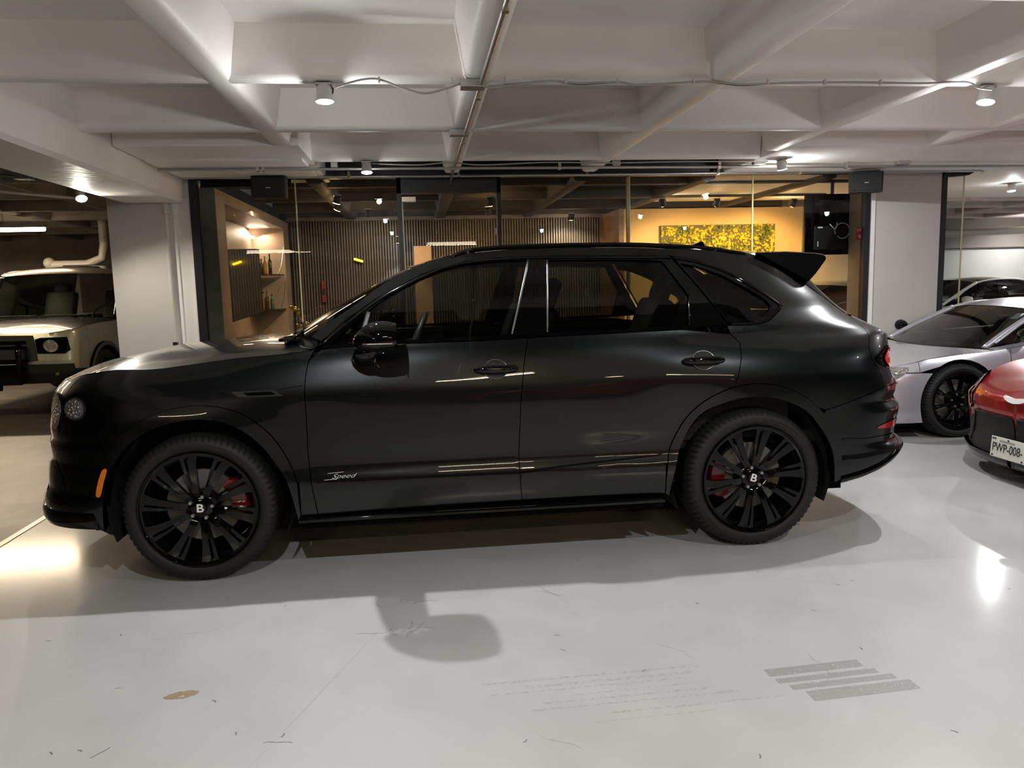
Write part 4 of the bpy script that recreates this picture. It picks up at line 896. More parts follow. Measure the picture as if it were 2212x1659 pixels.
# roof rails
for f in (1, -1):
    P = smooth_line([(-.165, .315, 1.652), (-.06, .335, 1.695), (.125, .345, 1.7130), (.40, .35, 1.719), (.84, .355, 1.717), (1.15, .345, 1.700), (1.36, .335, 1.681), (1.56, .325, 1.645)], 6)
    g = G(); n = len(P); V = []; Fc = []
    prof = [(-.020, -.030), (-.022, -.006), (-.012, .006), (.010, .007), (.020, -.004), (.020, -.030)]
    for i, p in enumerate(P):
        e = min(1, i/4+.25, (n-1-i)/4+.25)
        for a, b in prof: V.append((p[0], (p[1]+a*(.4+.6*e)) if f > 0 else 2*HALF-(p[1]+a*(.4+.6*e)), p[2]+(b if b > -.02 else b)*1.0))
    k = len(prof)
    for i in range(n-1): Fc += [(i*k+j, i*k+(j+1) % k, (i+1)*k+(j+1) % k, (i+1)*k+j) for j in range(k)]
    Fc += [tuple(range(k)), tuple((n-1)*k+j for j in range(k))]
    g.add(V, Fc).out('roof_rail', M_gloss, suv, angle=45)
# shark-fin aerial
G().prism([(1.40, 0), (1.56, 0), (1.545, .046), (1.525, .050), (1.46, .022)], HALF-.014, HALF+.014, lambda u, v, w_: (u, w_, 1.70+v)).out('aerial', M_gloss, suv, angle=40)
# spoiler wing
sp = [(1.63, 1.650), (1.80, 1.652), (1.97, 1.640), (2.028, 1.630), (2.044, 1.617), (2.043, 1.600), (1.985, 1.520), (1.940, 1.470), (1.86, 1.520), (1.70, 1.610)]
g = G(); V, Fc = [], []; ys = [.300, .312, .35, .45, .6, .8, .97, 1.14, 1.34, 1.49, 1.59, 1.628, 1.64]
for y in ys:
    d = 1-abs(y-HALF)/.67; dx = .16*(1-(1-d)**2.2); e = .94 if y in (.300, 1.64) else 1.
    for u, v in sp:
        vv = 1.56+(v-1.56)*e; under = v < 1.595
        V.append((u+dx*(1 if u > 1.9 else .6), y, vv+(.012+.01*d)*(0 if under else d)-(-.05*d if under and u > 1.9 else 0)))
k = len(sp)
for i in range(len(ys)-1): Fc += [(i*k+j, i*k+(j+1) % k, (i+1)*k+(j+1) % k, (i+1)*k+j) for j in range(k)]
Fc += [tuple(range(k)), tuple((len(ys)-1)*k+j for j in range(k))]
g.add(V, Fc).out('spoiler', M_paint, suv, angle=38)
# lamps
def lens(name, poly, m, off=.006, closed=True):
    for sd in ('near', 'far'): o = panel(name, S, smooth_line(poly, 4, True), m, suv, off=off, flange=.012, grid=.02, bstep=.012, gap=0, side=sd)
    return o
M_ring = mat('dark_lamp_ring', (.03, .03, .03), .15, coat=1.)
ol = [(-2.030, .929), (-2.047, .962), (-2.095, .975), (-2.149, .959), (-2.172, .923), (-2.144, .890), (-2.095, .879), (-2.045, .892)]
lens('headlamp_ring', inset(ol, -.008), M_ring, .003); lens('headlamp', ol, M_lampglass, .007)
ml = [(-2.36, .947), (-2.285, .985), (-2.225, .965), (-2.200, .919), (-2.215, .871), (-2.250, .812), (-2.300, .835), (-2.36, .89)]
lens('headlamp_ring', inset(ml, -.009), M_ring, .003); lens('headlamp', ml, M_lampglass, .008)
for poly in (ol, ml):
    c = np.mean(poly, 0)
    for sgn in (1, -1):
        v, f = [], []
        for q in range(15):
            a, r = 2.4*q, .0115*math.sqrt(q); tt, zz = c[0]+r*1.1*math.cos(a), c[1]+r*math.sin(a); X = S(tt, zz)[0]+S.normal(np.array([tt]), np.array([zz]))[0]*.009
            if sgn < 0: X[1] = 2*HALF-X[1]
            if q == 0: g = G()
            g.ellipsoid(X, (.0055, .0055, .0055), 6, 4)
        g.out('lamp_crystal', M_chrome, suv, smooth=True)
lens('indicator_reflector', [(-1.921, .623), (-1.944, .622), (-1.971, .563), (-1.989, .492), (-1.966, .490), (-1.944, .556)], M_amber, .013)
panel('grille', S, [(float(S.tmin(z))+.001, z) for z in (1.0, .9, .8, .70)]+[(-2.74, .70), (-2.70, .86), (-2.74, 1.0)], M_matte, suv, side='both', off=.004, gap=0, flange=.01)
gg = None
for i in range(16):   # upright grille bars
    t0 = -2.74-.013*i*1.2
    for sd in ('near', 'far'): panel('grille_bar', S, [(t0, .72), (t0+.004, .72), (t0+.004, .985), (t0, .985)], M_gloss, suv, side=sd, off=.010, gap=0, flange=.004, grid=.2, bstep=.1)
panel('air_intake', S, [(-2.486, .614), (-2.300, .650), (-2.215, .589), (-2.175, .460), (-2.215, .425), (-2.341, .435), (-2.47, .46)], M_gloss, suv, side='near', off=.003, gap=0, flange=.006)
panel('air_intake', S, [(-2.486, .614), (-2.300, .650), (-2.215, .589), (-2.175, .460), (-2.215, .425), (-2.341, .435), (-2.47, .46)], M_gloss, suv, side='far', off=.003, gap=0, flange=.006)
# front splitter: rounded lip below the bumper
zz = .36
st = [(t, .355+.012*max(0, (t+2.5))) for t in np.linspace(float(S.tmin(.38))+.002, -2.0, 40)]
for sd in (1, -1):
    P = np.array(st); X = S(P[:, 0], P[:, 1]); N = S.normal(P[:, 0], P[:, 1]); N[:, 2] = 0; N /= np.linalg.norm(N, axis=1)[:, None]
    pr = [(-.03, .030), (.010, .036), (.020, .020), (.019, -.020), (.006, -.048), (-.05, -.050)]
    V = []
    for i in range(len(P)):
        e = min(1, (P[i, 0]+1.99)/-.35 if P[i, 0] > -2.34 else 1)
        for a, b in pr:
            q = X[i]+N[i]*a*(.35+.65*e); V.append((q[0], q[1] if sd > 0 else 2*HALF-q[1], q[2]+b))
    k = len(pr); Fc = [(i*k+j, i*k+(j+1) % k, (i+1)*k+(j+1) % k, (i+1)*k+j) for i in range(len(P)-1) for j in range(k)]+[tuple(range(k)), tuple((len(P)-1)*k+j for j in range(k))]
    G().add(V, Fc).out('front_splitter', M_gloss, suv, angle=50)
st = [(t, float(np.interp(t, [2.0, 2.129, 2.25, 2.43, 2.7, 3.2], [.352, .379, .418, .497, .505, .505]))) for t in np.linspace(2.0, float(S.tmax(.49))-.002, 40)]
for sd in (1, -1):
    P = np.array(st); X = S(P[:, 0], P[:, 1]); N = S.normal(P[:, 0], P[:, 1]); N[:, 2] = 0; N /= np.maximum(np.linalg.norm(N, axis=1)[:, None], 1e-6)
    pr = [(-.03, .020), (.010, .022), (.016, .010), (.013, -.008), (.0, -.018), (-.05, -.018)]; V = []
    for i in range(len(P)):
        for a, b in pr:
            q = X[i]+N[i]*a; V.append((q[0], q[1] if sd > 0 else 2*HALF-q[1], q[2]+b))
    k = len(pr); Fc = [(i*k+j, i*k+(j+1) % k, (i+1)*k+(j+1) % k, (i+1)*k+j) for i in range(len(P)-1) for j in range(k)]+[tuple(range(k)), tuple((len(P)-1)*k+j for j in range(k))]
    G().add(V, Fc).out('rear_diffuser_lip', M_gloss, suv, angle=50)
lens('tail_lamp_surround', [(2.22, 1.033), (2.269, 1.063), (2.362, 1.095), (2.48, 1.085), (2.56, 1.03), (2.48, .965), (2.365, .970), (2.256, 1.002)], M_gloss, .004)
lens('tail_lamp', [(2.302, 1.030), (2.330, 1.060), (2.385, 1.082), (2.47, 1.075), (2.53, 1.03), (2.47, .980), (2.385, .975), (2.330, .997)], M_red, .012)
lens('rear_reflector', [(2.216, .644), (2.277, .663), (2.389, .676), (2.46, .668), (2.46, .636), (2.38, .630), (2.304, .634)], mat('dull_red_reflector', (.30, .006, .008), .15, coat=1.), .005)
# wing vent badge
both('wing_vent', [(-1.362, .992), (-1.297, 1.001), (-1.159, 1.008), (-.940, 1.020), (-.942, 1.010), (-1.068, .995), (-1.020, .957), (-1.159, .954), (-1.266, .957)], M_paint, off=.007, flange=.010, grid=.03, gap=0)
both('wing_vent_insert', [(-1.300, .990), (-1.085, .991), (-1.036, .962), (-1.260, .963)], M_matte, off=.009, flange=.004, grid=.03, gap=0)
both('wing_vent_blade', [(-1.235, .983), (-1.100, .985), (-1.075, .970), (-1.215, .969)], M_gloss, off=.013, flange=.005, grid=.03, gap=0)
# model lettering on the lower front door
X = S(-.76, .5285)[0]; t_ = text('door_script', 'Speed', .034, M_white_mark, (float(X[0]), float(X[1])-.014, .5285), (math.pi/2, 0, 0), suv, shear=.55, extrude=.0006, sx=1.45, offset=-.0005)
G().tube([(X[0]-.095, X[1]-.014, .512), (X[0]-.03, X[1]-.014, .515)], .0013, 5).out('script_flourish', M_white_mark, suv)
G().tube([(X[0]-.078, X[1]-.014, .546), (X[0]+.005, X[1]-.014, .551)], .0011, 5).out('script_flourish', M_white_mark, suv)
# door handles: pad, cup and grip
def handle(cx, cz, sgn=1, L=.115):
    for side in (1, -1):
        y = float(S(cx, cz)[0][1]); 
        if side < 0: y = 2*HALF-y
        h = bpy.data.objects.new('door_handle', None); link(h, suv); h.location = (cx, y, cz); 
        if side < 0: h.scale = (1, -1, 1)
        tz = .26
        cup = [(.062*math.cos(a)*(1.0 if math.sin(a) > 0 else 1.05), .050*math.sin(a)) for a in np.linspace(0, 2*math.pi, 28, endpoint=False)]
        G().prism(cup, -.007, .016, lambda u, v, w_: (u, w_+(v*.42 if v > 0 else v*.22), v)).out('handle_cup', M_matte, h, angle=40)
        G().tube([(u, -.0075+(v*.42 if v > 0 else v*.22), v) for u, v in cup+cup[:1]], .0022, 5, caps=False).out('cup_edge', MAT['bright_black_edge'], h, smooth=True)
        V, Fc = [], []; n = 22; m_ = 10
        for i in range(n+1):
            u = -L+2*L*i/n; s_ = math.sqrt(max(0, 1-(u/L)**4)); hh, dd = .0215*s_+.001, .014*s_+.001; cy = -.026+.012*(abs(u)/L)**3
            for q in range(m_): a = 2*math.pi*q/m_; V.append((u, cy-dd*math.cos(a)*-1, hh*math.sin(a)))
        for i in range(n): Fc += [(i*m_+q, i*m_+(q+1) % m_, (i+1)*m_+(q+1) % m_, (i+1)*m_+q) for q in range(m_)]
        Fc += [tuple(range(m_)), tuple(n*m_+q for q in range(m_))]
        G().add(V, Fc).out('handle_grip', M_gloss, h, smooth=True)
        G().ellipsoid((-L+.018, -.010, 0), (.022, .018, .017), 10, 8).out('handle_base', M_gloss, h, smooth=True)
        G().ellipsoid((L-.020, -.010, 0), (.026, .020, .019), 10, 8).out('handle_base', M_gloss, h, smooth=True)
        G().box((-.020, -.0415, -.0015), (.020, -.040, .0015)).out('handle_mark', M_chrome, h)
handle(.062, 1.057); handle(1.196, 1.066)
# mirrors
for side in (1, -1):
    mr = bpy.data.objects.new('wing_mirror', None); link(mr, suv); mr.location = (-.563, .115, 1.203)
    if side < 0: mr.location.y = 2*HALF-.115; mr.scale = (1, -1, 1)
    # head: rounded cap, fuller towards the glass (rear) side
    V, Fc = [], []; n, m_ = 16, 20
    for i in range(n+1):
        s_ = i/n; x = -.105+.225*s_; e = math.sin(min(1, s_/.62)*math.pi/2)**.60 if s_ < .62 else 1-.16*((s_-.62)/.38)**2.2
        for q in range(m_):
            a = 2*math.pi*q/m_; cz_ = .030+.012*s_; hz = (.098 if math.sin(a) > 0 else .052)*e; hy = .105*e
            V.append((x, -.275+hy*np.sign(math.cos(a))*abs(math.cos(a))**.8, cz_+hz*np.sign(math.sin(a))*abs(math.sin(a))**.85))
    for i in range(n): Fc += [(i*m_+q, i*m_+(q+1) % m_, (i+1)*m_+(q+1) % m_, (i+1)*m_+q) for q in range(m_)]
    Fc += [tuple(range(m_))]
    G().add(V, Fc).out('mirror_cap', M_gloss, mr, smooth=True)
    G().prism([(-.19, -.002), (-.36, -.002), (-.36, .06), (-.33, .09), (-.22, .09), (-.19, .06)], .114, .1195, lambda u, v, w_: (w_, u, v)).out('mirror_glass', M_gloss, mr)
    G().tube([(-.10, -.275, .028), (-.02, -.382, .028), (.10, -.384, .028)], .0035, 8).out('mirror_indicator', mat('smoked_indicator', (.25, .19, .15), .3), mr)
    V = []
    for (cx, cy, cz_, a_, b_) in ((-.040, -.26, -.015, .055, .035), (-.050, -.20, -.045, .060, .032), (-.060, -.12, -.070, .066, .030), (-.062, .0, -.080, .070, .030)):
        for q in range(14): a = 2*math.pi*q/14; V.append((cx+a_*math.cos(a), cy, cz_+b_*math.sin(a)))
    Fc = [(i*14+q, i*14+(q+1) % 14, (i+1)*14+(q+1) % 14, (i+1)*14+q) for i in range(3) for q in range(14)]+[tuple(range(14)), tuple(42+q for q in range(14))]
    G().add(V, Fc).out('mirror_arm', M_gloss, mr, smooth=True)
# running boards
for side in (1, -1):
    f_ = (lambda y: y) if side > 0 else (lambda y: 2*HALF-y)
    G().prism([(-.012, .314), (-.030, .306), (-.030, .294), (-.010, .286), (.15, .286), (.15, .314)], -.995, .97, lambda u, v, w_: (w_, f_(u), v)).out('running_board', M_gloss, suv, angle=40)
# underbody, inner arches
g = G(); g.box((-2.20, .46, .29), (-1.99, 1.48, .70)); g.box((-2.06, .16, .29), (-1.985, 1.78, .70)); g.box((-.98, .07, .235), (.99, 1.87, .60)); g.box((1.985, .16, .40), (2.16, 1.78, .80)); g.box((-2.15, .34, .21), (2.2, 1.60, .62))
g.box((-1.99, .30, .86), (-.95, 1.64, 1.02)); g.box((.95, .30, .86), (2.0, 1.64, 1.0))
g.out('underbody', M_void, suv)
for cx in (-1.4975, 1.4975):
    for side in (1, -1):
        V, Fc = [], []; n = 26
        for i in range(n+1):
            a = math.radians(-22)+math.radians(224)*i/n
            for y in (.035, .40): V.append((cx+.462*math.cos(a), y if side > 0 else 2*HALF-y, .40+.462*math.sin(a)))
        Fc = [(2*i, 2*i+1, 2*i+3, 2*i+2) for i in range(n)]
        G().add(V, Fc).out('wheel_arch_liner', M_matte, suv, fix=False)
G().prism([(-1.985, .255), (-2.06, .30), (-2.0, .33), (-1.95, .31), (-1.93, .24)], .10, .34, lambda u, v, w_: (u, w_, v)).out('air_deflector', M_matte, suv)
G().tube([(1.05, .22, .33), (1.18, .30, .36), (1.3, .5, .36)], .02, 8).out('suspension_arm', mat('brass_coloured_part', (.30, .24, .06), .4, metal=.6), suv)
# wheels
wheel(suv, -1.4975, .0, -1, rr=.300, phase=math.radians(-83), cal=math.radians(8), badge='B', rot=math.radians(2))
wheel(suv, 1.4975, .0, -1, rr=.300, phase=math.radians(-65), cal=math.radians(180), badge='B', rot=math.radians(18))
wheel(suv, -1.4975, 2*HALF, 1, rr=.300, phase=.3, cal=math.radians(180), detail=False)
wheel(suv, 1.4975, 2*HALF, 1, rr=.300, phase=.5, cal=0, detail=False)
# cabin
def seat(x, y, name='seat', back=1.0, w_=.25):
    s = bpy.data.objects.new(name, None); link(s, suv); s.location = (x, y, 0)
    G().box((-.26, -w_, .62), (.24, w_, .80), .05).out('seat_cushion', M_int, s, smooth=True)
    Mr = Matrix.Rotation(math.radians(20), 3, 'Y'); G().obox((.30, 0, 1.07), (.15, 2*w_-.04, .64), Mr, .05).out('seat_back', M_int, s, smooth=True)
    G().obox((.43, 0, 1.44), (.10, .26, .19), Mr, .04).out('headrest', M_int, s, smooth=True)
seat(.0, .52); seat(.0, 1.42); seat(.98, .50, w_=.28); seat(.98, 1.44, w_=.28)
G().box((-.98, .18, .75), (-.45, 1.76, 1.12), .06).out('dashboard', M_int, suv, smooth=True)
Mw = Matrix.Rotation(math.radians(-66), 3, 'Y')
g = G(); P = [(Mw @ Vector((.185*math.cos(a), .185*math.sin(a), 0))+Vector((-.37, .52, 1.17)))[:] for a in np.linspace(0, 2*math.pi, 33)]
g.tube(P, .017, 10, caps=False); g.out('steering_wheel', M_int2, suv, smooth=True)
G().tube([(-.37, .52, 1.17), (-.55, .52, 1.10)], .04, 10).out('steering_column', M_int, suv, smooth=True)
G().box((-.97, .14, .60), (1.75, .17, 1.17)).out('door_lining', M_int, suv); G().box((-.97, 1.77, .60), (1.75, 1.80, 1.17)).out('door_lining', M_int, suv)
G().box((-.80, 1.765, 1.165), (1.2, 1.80, 1.20), .01).out('door_lining', M_int2, suv)
G().box((-1.6, .16, .55), (2.1, 1.78, .62)).out('cabin_floor', M_int, suv)
G().box((1.55, .30, .62), (2.0, 1.64, 1.15)).out('luggage_cover', M_int, suv)
# wipers
for x0, y0, x1, y1 in ((-1.01, .55, -.97, 1.20), (-.98, .22, -1.06, .80)):
    g = G(); g.tube([(x0-.06, y0, 1.225), (x0, y0+.05, 1.262), (x1+.03, y1, 1.300)], .009, 6); g.out('wiper', M_gloss, suv, smooth=True)
G().box((-1.10, .30, 1.222), (-.98, 1.64, 1.238), .006).out('wiper_tray', M_gloss, suv, angle=40)

# ================================================================== THE OTHER CARS
def base_fn(rows):
    """rows: [(x, [insets])]"""
    return [r[0] for r in rows], [r[1] for r in rows]
def coupe(name, label, paint, D, loc, rotz=0., group=None):
    """generic car from a dimension table. front axle at x=0, nose towards -x, near side y=0"""
    root = thing(name, label, 'car', loc, rotz, group)
    xs, ys = base_fn(D['base']); sh = Shell(xs, D['zs'], ys, D['XN'], D['XT'], D['half'], D['cn'], D['ct']); H = D['half']; wb = D['wb']; ra = D['ra']; R = D['R']
    cr = D['crease']; zlo = D['zlo']; tmn = lambda z: float(sh.tmin(z))+.0005; tmx = lambda z: float(sh.tmax(z))-.0005
    def arc(cx, a0, a1, r=ra, n=18): return [(cx+r*math.cos(math.radians(a0+(a1-a0)*i/n)), R*.97+r*math.sin(math.radians(a0+(a1-a0)*i/n))) for i in range(n+1)]
    dz = math.degrees(math.asin((R*.97-zlo)/ra))
    zc = lambda t: float(np.interp(t, [p[0] for p in cr], [p[1] for p in cr]))
    fs, ds, qs = D['seams']   # fender/door, door/quarter ; front seam
    nz = [z for z in (.16, .22, .3, .4, .5, .6, .7, .8) if zlo < z < zc(-5)-.02]
    def sidepanels(**k):
        fr = [(fs, zc(fs))]+[p for p in cr[::-1] if D['lampx'] < p[0] < fs]+[(D['lampx'], zc(D['lampx']))]+[(D['lampx'], D['bumpz'])]+[p for p in arc(0, 180+dz, -dz) if p[1] < D['bumpz'] or p[0] > -.3][:0]
        # arch from bumper height over the top and down to the sill
        a = arc(0, 180, -dz); a = [p for p in a if not (p[0] < 0 and p[1] < D['bumpz'])]
        front = fr+a+[(fs, zlo)]
        panel('front_wing', sh, front, paint, root, grid=.05, bstep=.03, gap=.003, **k)
        door = [(ds, zc(ds))]+[p for p in cr[::-1] if fs < p[0] < ds]+[(fs, zc(fs)), (fs, zlo), (ds, zlo)]
        panel('door', sh, door, paint, root, grid=.07, bstep=.04, gap=.003, **k)
        e = D['tailx']; a = arc(wb, 180+dz, 0); a = [p for p in a if not (p[0] > wb and p[1] < D['bumpz'])]
        q = [(e, zc(e))]+[p for p in cr[::-1] if ds < p[0] < e]+[(ds, zc(ds)), (ds, zlo)]+a+[(e, D['bumpz'])]
        panel('rear_wing', sh, q, paint, root, grid=.06, bstep=.04, gap=.003, **k)
    sidepanels(); sidepanels(side='far')
    a = [p for p in arc(0, 180, 180+dz, n=8)]; ab = [p for p in arc(0, 90, 180) if p[1] < D['bumpz']]
    fb = [(tmn(z), z) for z in nz[::-1]]+[(tmn(zlo), zlo)]+arc(0, 180+dz, 180, n=6)+ab[::-1][1:] +[(D['lampx'], D['bumpz']), (D['lampx'], zc(D['lampx']))]+[p for p in cr[::-1] if p[0] < D['lampx']]
    fb = [(tmn(zc(-5)), zc(-5))]+fb if False else fb
    panel('front_bumper', sh, fb, paint, root, side='both', grid=.045, bstep=.03, gap=.002)
    ab = [p for p in arc(wb, 0, 90) if p[1] < D['bumpz']]
    rbm = [(tmx(z), z) for z in [z for z in (.3, .4, .5, .6, .7, .8) if z < zc(9)-.02]]+[p for p in cr[::-1] if p[0] > D['tailx']]+[(D['tailx'], zc(D['tailx'])), (D['tailx'], D['bumpz'])]+ab[::-1]+arc(wb, 0, -dz*.6, n=4)+[(tmx(zlo+.06), zlo+.06)]
    panel('rear_bumper', sh, rbm, paint, root, side='both', grid=.06, bstep=.04, gap=.002)
    # bonnet / deck
    def side_curve(t0, t1, N):
        c = curve_n([p for p in [(t0, zc(t0))]+[q for q in cr if t0 < q[0] < t1]+[(t1, zc(t1))]], N); X = sh(c[:, 0], c[:, 1]); return X
    A = side_curve(tmn(zc(-5)), D['cowl_t'], 40); A[0, 1] = H; cz = D['hood']; u = np.linspace(0, 1, 40)
    xc = A[0, 0]+u**1.1*(cz[-1][0]-A[0, 0]); B = np.stack([xc, np.full(40, H), np.interp(xc, [p[0] for p in cz], [p[1] for p in cz])], -1); B[0] = A[0]
    patch('bonnet', A, B, D.get('hoodmat') or paint, root, H, rows=16, crown=D.get('hcrown', 1.8))
    A = side_curve(D['deck_t'], tmx(zc(9)), 34); A[-1, 1] = H; cz = D['deck']; xc = cz[0][0]+(1-(1-np.linspace(0, 1, 34))**1.1)*(A[-1, 0]-cz[0][0])
    B = np.stack([xc, np.full(34, H), np.interp(xc, [p[0] for p in cz], [p[1] for p in cz])], -1); B[-1] = A[-1]
    patch('boot_lid', A, B, paint, root, H, rows=12, crown=1.8)
    # belt shelf between crease and glass
    bl = D['belt']    # side glass foot (x, y, z)
    ru = D['roofside']  # roof edge (x, y, z)
    N = 40; A = side_curve(D['cowl_t'], D['deck_t'], N); Bb = curve_n(bl, N)
    for f in (1, -1):
        a, b = A.copy(), Bb.copy()
        if f < 0: a[:, 1] = 2*H-a[:, 1]; b[:, 1] = 2*H-b[:, 1]
        V = np.concatenate([a, b]); o = mesh('shoulder', V, [((i, i+1, N+i+1, N+i) if f > 0 else (i, N+i, N+i+1, i+1)) for i in range(N-1)], paint, root, smooth=True)
        # side glass from foot to roof edge with pillars
        r_ = curve_n(ru, N); g0 = curve_n(D['glassfoot'], N)
        if f < 0: r_[:, 1] = 2*H-r_[:, 1]; g0[:, 1] = 2*H-g0[:, 1]
        M_ = []; rows = 6
        for k in range(rows+1):
            v = k/rows; p = g0+(r_-g0)*v; p[:, 1] += (-.018 if f > 0 else .018)*math.sin(math.pi*v); M_.append(p)
        M_ = np.concatenate(M_); F = [(k*N+i, k*N+i+1, (k+1)*N+i+1, (k+1)*N+i) for k in range(rows) for i in range(N-1)]
        if f < 0: F = [q[::-1] for q in F]
        mesh('side_window', M_, F, D.get('glass') or M_tint, root, smooth=True)
        # pillars: A, B, C following end columns
        def col(i, j, nm, off=.006, m=None):
            V = []; 
            for k in range(rows+1):
                for q in (i, j):
                    p = M_[k*N+min(q, N-1)].copy(); p[1] += -off if f > 0 else off; V.append(p)
            mesh(nm, V, [((2*k, 2*k+1, 2*k+3, 2*k+2) if f > 0 else (2*k, 2*k+2, 2*k+3, 2*k+1)) for k in range(rows)], m or paint, root, smooth=True)
        for i, j, nm, pm in D['pillars']: col(i, j, nm, m=paint if pm else M_gloss)
        ps = [M_[(rows)*N+i]+np.array([0, (-.004 if f > 0 else .004), 0]) for i in range(N)]
        G().tube([tuple(p) for p in ps], .018, 6).out('roof_edge', paint, root, smooth=True)
    ws, wc = D['ws']; A = curve_n(ws, 20); B = curve_n([(x, H, z) for x, z in wc], 20)
    patch('windscreen', A, B, D.get('wglass') or M_clear, root, H, rows=14, crown=2.0)
    G().tube([tuple(p) for p in A], D.get('apil', .028), 6).out('windscreen_pillar', D.get('apm') or paint, root, smooth=True)
    A2 = A.copy(); A2[:, 1] = 2*H-A2[:, 1]; G().tube([tuple(p) for p in A2], D.get('apil', .028), 6).out('windscreen_pillar', D.get('apm') or paint, root, smooth=True)
    rs, rc = D['roof']; patch('roof', curve_n(rs, 24), curve_n([(x, H, z) for x, z in rc], 24), D.get('roofmat') or paint, root, H, rows=12, crown=2.2)
    rs, rc = D['rear']; patch('rear_window', curve_n(rs, 14), curve_n([(x, H, z) for x, z in rc], 14), M_tint, root, H, rows=12, crown=2.2)
    # cowl
    # floor pan, cabin
    g = G(); g.box((-.42+0*R, .22, zlo), (-ra-.02, 2*H-.22, .45)) if False else None
    g.box((ra+.02, .14, zlo+.02), (wb-ra-.02, 2*H-.14, .5)); g.box((-ra, .34, zlo+.03), (wb+ra, 2*H-.34, .48)); g.box((-ra, .34, .45), (ra, 2*H-.34, .56)); g.box((wb-ra, .34, .45), (wb+ra, 2*H-.34, .62)); g.out('underbody', M_void, root)
    for cx in (0, wb):
        for s_ in (1, -1):
            V = []
            for i in range(21):
                a = math.radians(-25+230*i/20)
                for y in (.03, .36): V.append((cx+(ra-.006)*math.cos(a), y if s_ > 0 else 2*H-y, R*.97+(ra-.006)*math.sin(a)))
            G().add(V, [(2*i, 2*i+1, 2*i+3, 2*i+2) for i in range(20)]).out('wheel_arch_liner', M_matte, root, fix=False)
    s0 = D['seatx']; sz = D.get('seatz', .25)
    for y in (H*.55, H*1.45):
        Mr = Matrix.Rotation(math.radians(22), 3, 'Y')
        G().box((s0-.5, y-.24, sz), (s0, y+.24, sz+.2), .05).out('seat_cushion', M_int, root, smooth=True)
        G().obox((s0+.08, y, sz+.52), (.14, .46, .62), Mr, .05).out('seat_back', D.get('seatm') or M_int, root, smooth=True)
        G().obox((s0+.21, y, sz+.86), (.09, .24, .17), Mr, .04).out('headrest', M_int, root, smooth=True)
    dx = D['cowl_t']; G().box((dx+.10, .28, .5), (dx+.55, 2*H-.28, D['hood'][-1][1]-.03), .05).out('dashboard', M_int, root, smooth=True)
    Mw = Matrix.Rotation(math.radians(-66), 3, 'Y'); P = [(Mw @ Vector((.18*math.cos(a), .18*math.sin(a), 0))+Vector((dx+.70, H*.55, D['hood'][-1][1]-.02)))[:] for a in np.linspace(0, 2*math.pi, 25)]
    G().tube(P, .015, 8, caps=False).out('steering_wheel', M_int2, root, smooth=True)
    for cx, ph in ((0, .2), (wb, .5)):
        wheel(root, cx, D.get('wy', .01), -1, R=R, rr=D['rr'], wdt=.25, phase=ph, cal=.2, red=D.get('redcal', False), spokes=10, detail=D.get('detail', False), sw=.5)
        wheel(root, cx, 2*H-D.get('wy', .01), 1, R=R, rr=D['rr'], wdt=.25, phase=ph, cal=.2, red=False, spokes=10, detail=False, sw=.5)
    # mirrors
    mx, my, mz = D['mirror']
    for s_ in (1, -1):
        c = (mx, my if s_ > 0 else 2*H-my, mz)
        G().ellipsoid(c, (.075, .115, .062), 16, 10).out('wing_mirror', D.get('mirm') or paint, root, smooth=True)
        G().tube([c, (mx+.03, my+.14 if s_ > 0 else 2*H-my-.14, mz-.07)], .02, 8).out('mirror_arm', M_gloss, root, smooth=True)
    return root, sh
def on(sh, name, poly, m, root, off=.006, side='near', n=4, **k):
    return panel(name, sh, smooth_line(poly, n, True) if n > 1 else poly, m, root, off=off, flange=k.pop('flange', .01), grid=.04, bstep=.02, gap=0, side=side)

zs5 = [.10, .22, .40, .58, .72, .82, .92]
def sport_base(nose, fw, mid, rw, tail):
    return [(-1.05, nose), (-.35, [(a+b)/2 for a, b in zip(nose, fw)]), (.0, fw), (.45, [(a*.4+b*.6) for a, b in zip(fw, mid)]), (1.2, mid), (2.1, [(a+b)/2 for a, b in zip(mid, rw)]), (2.65, rw), (3.4, tail)]
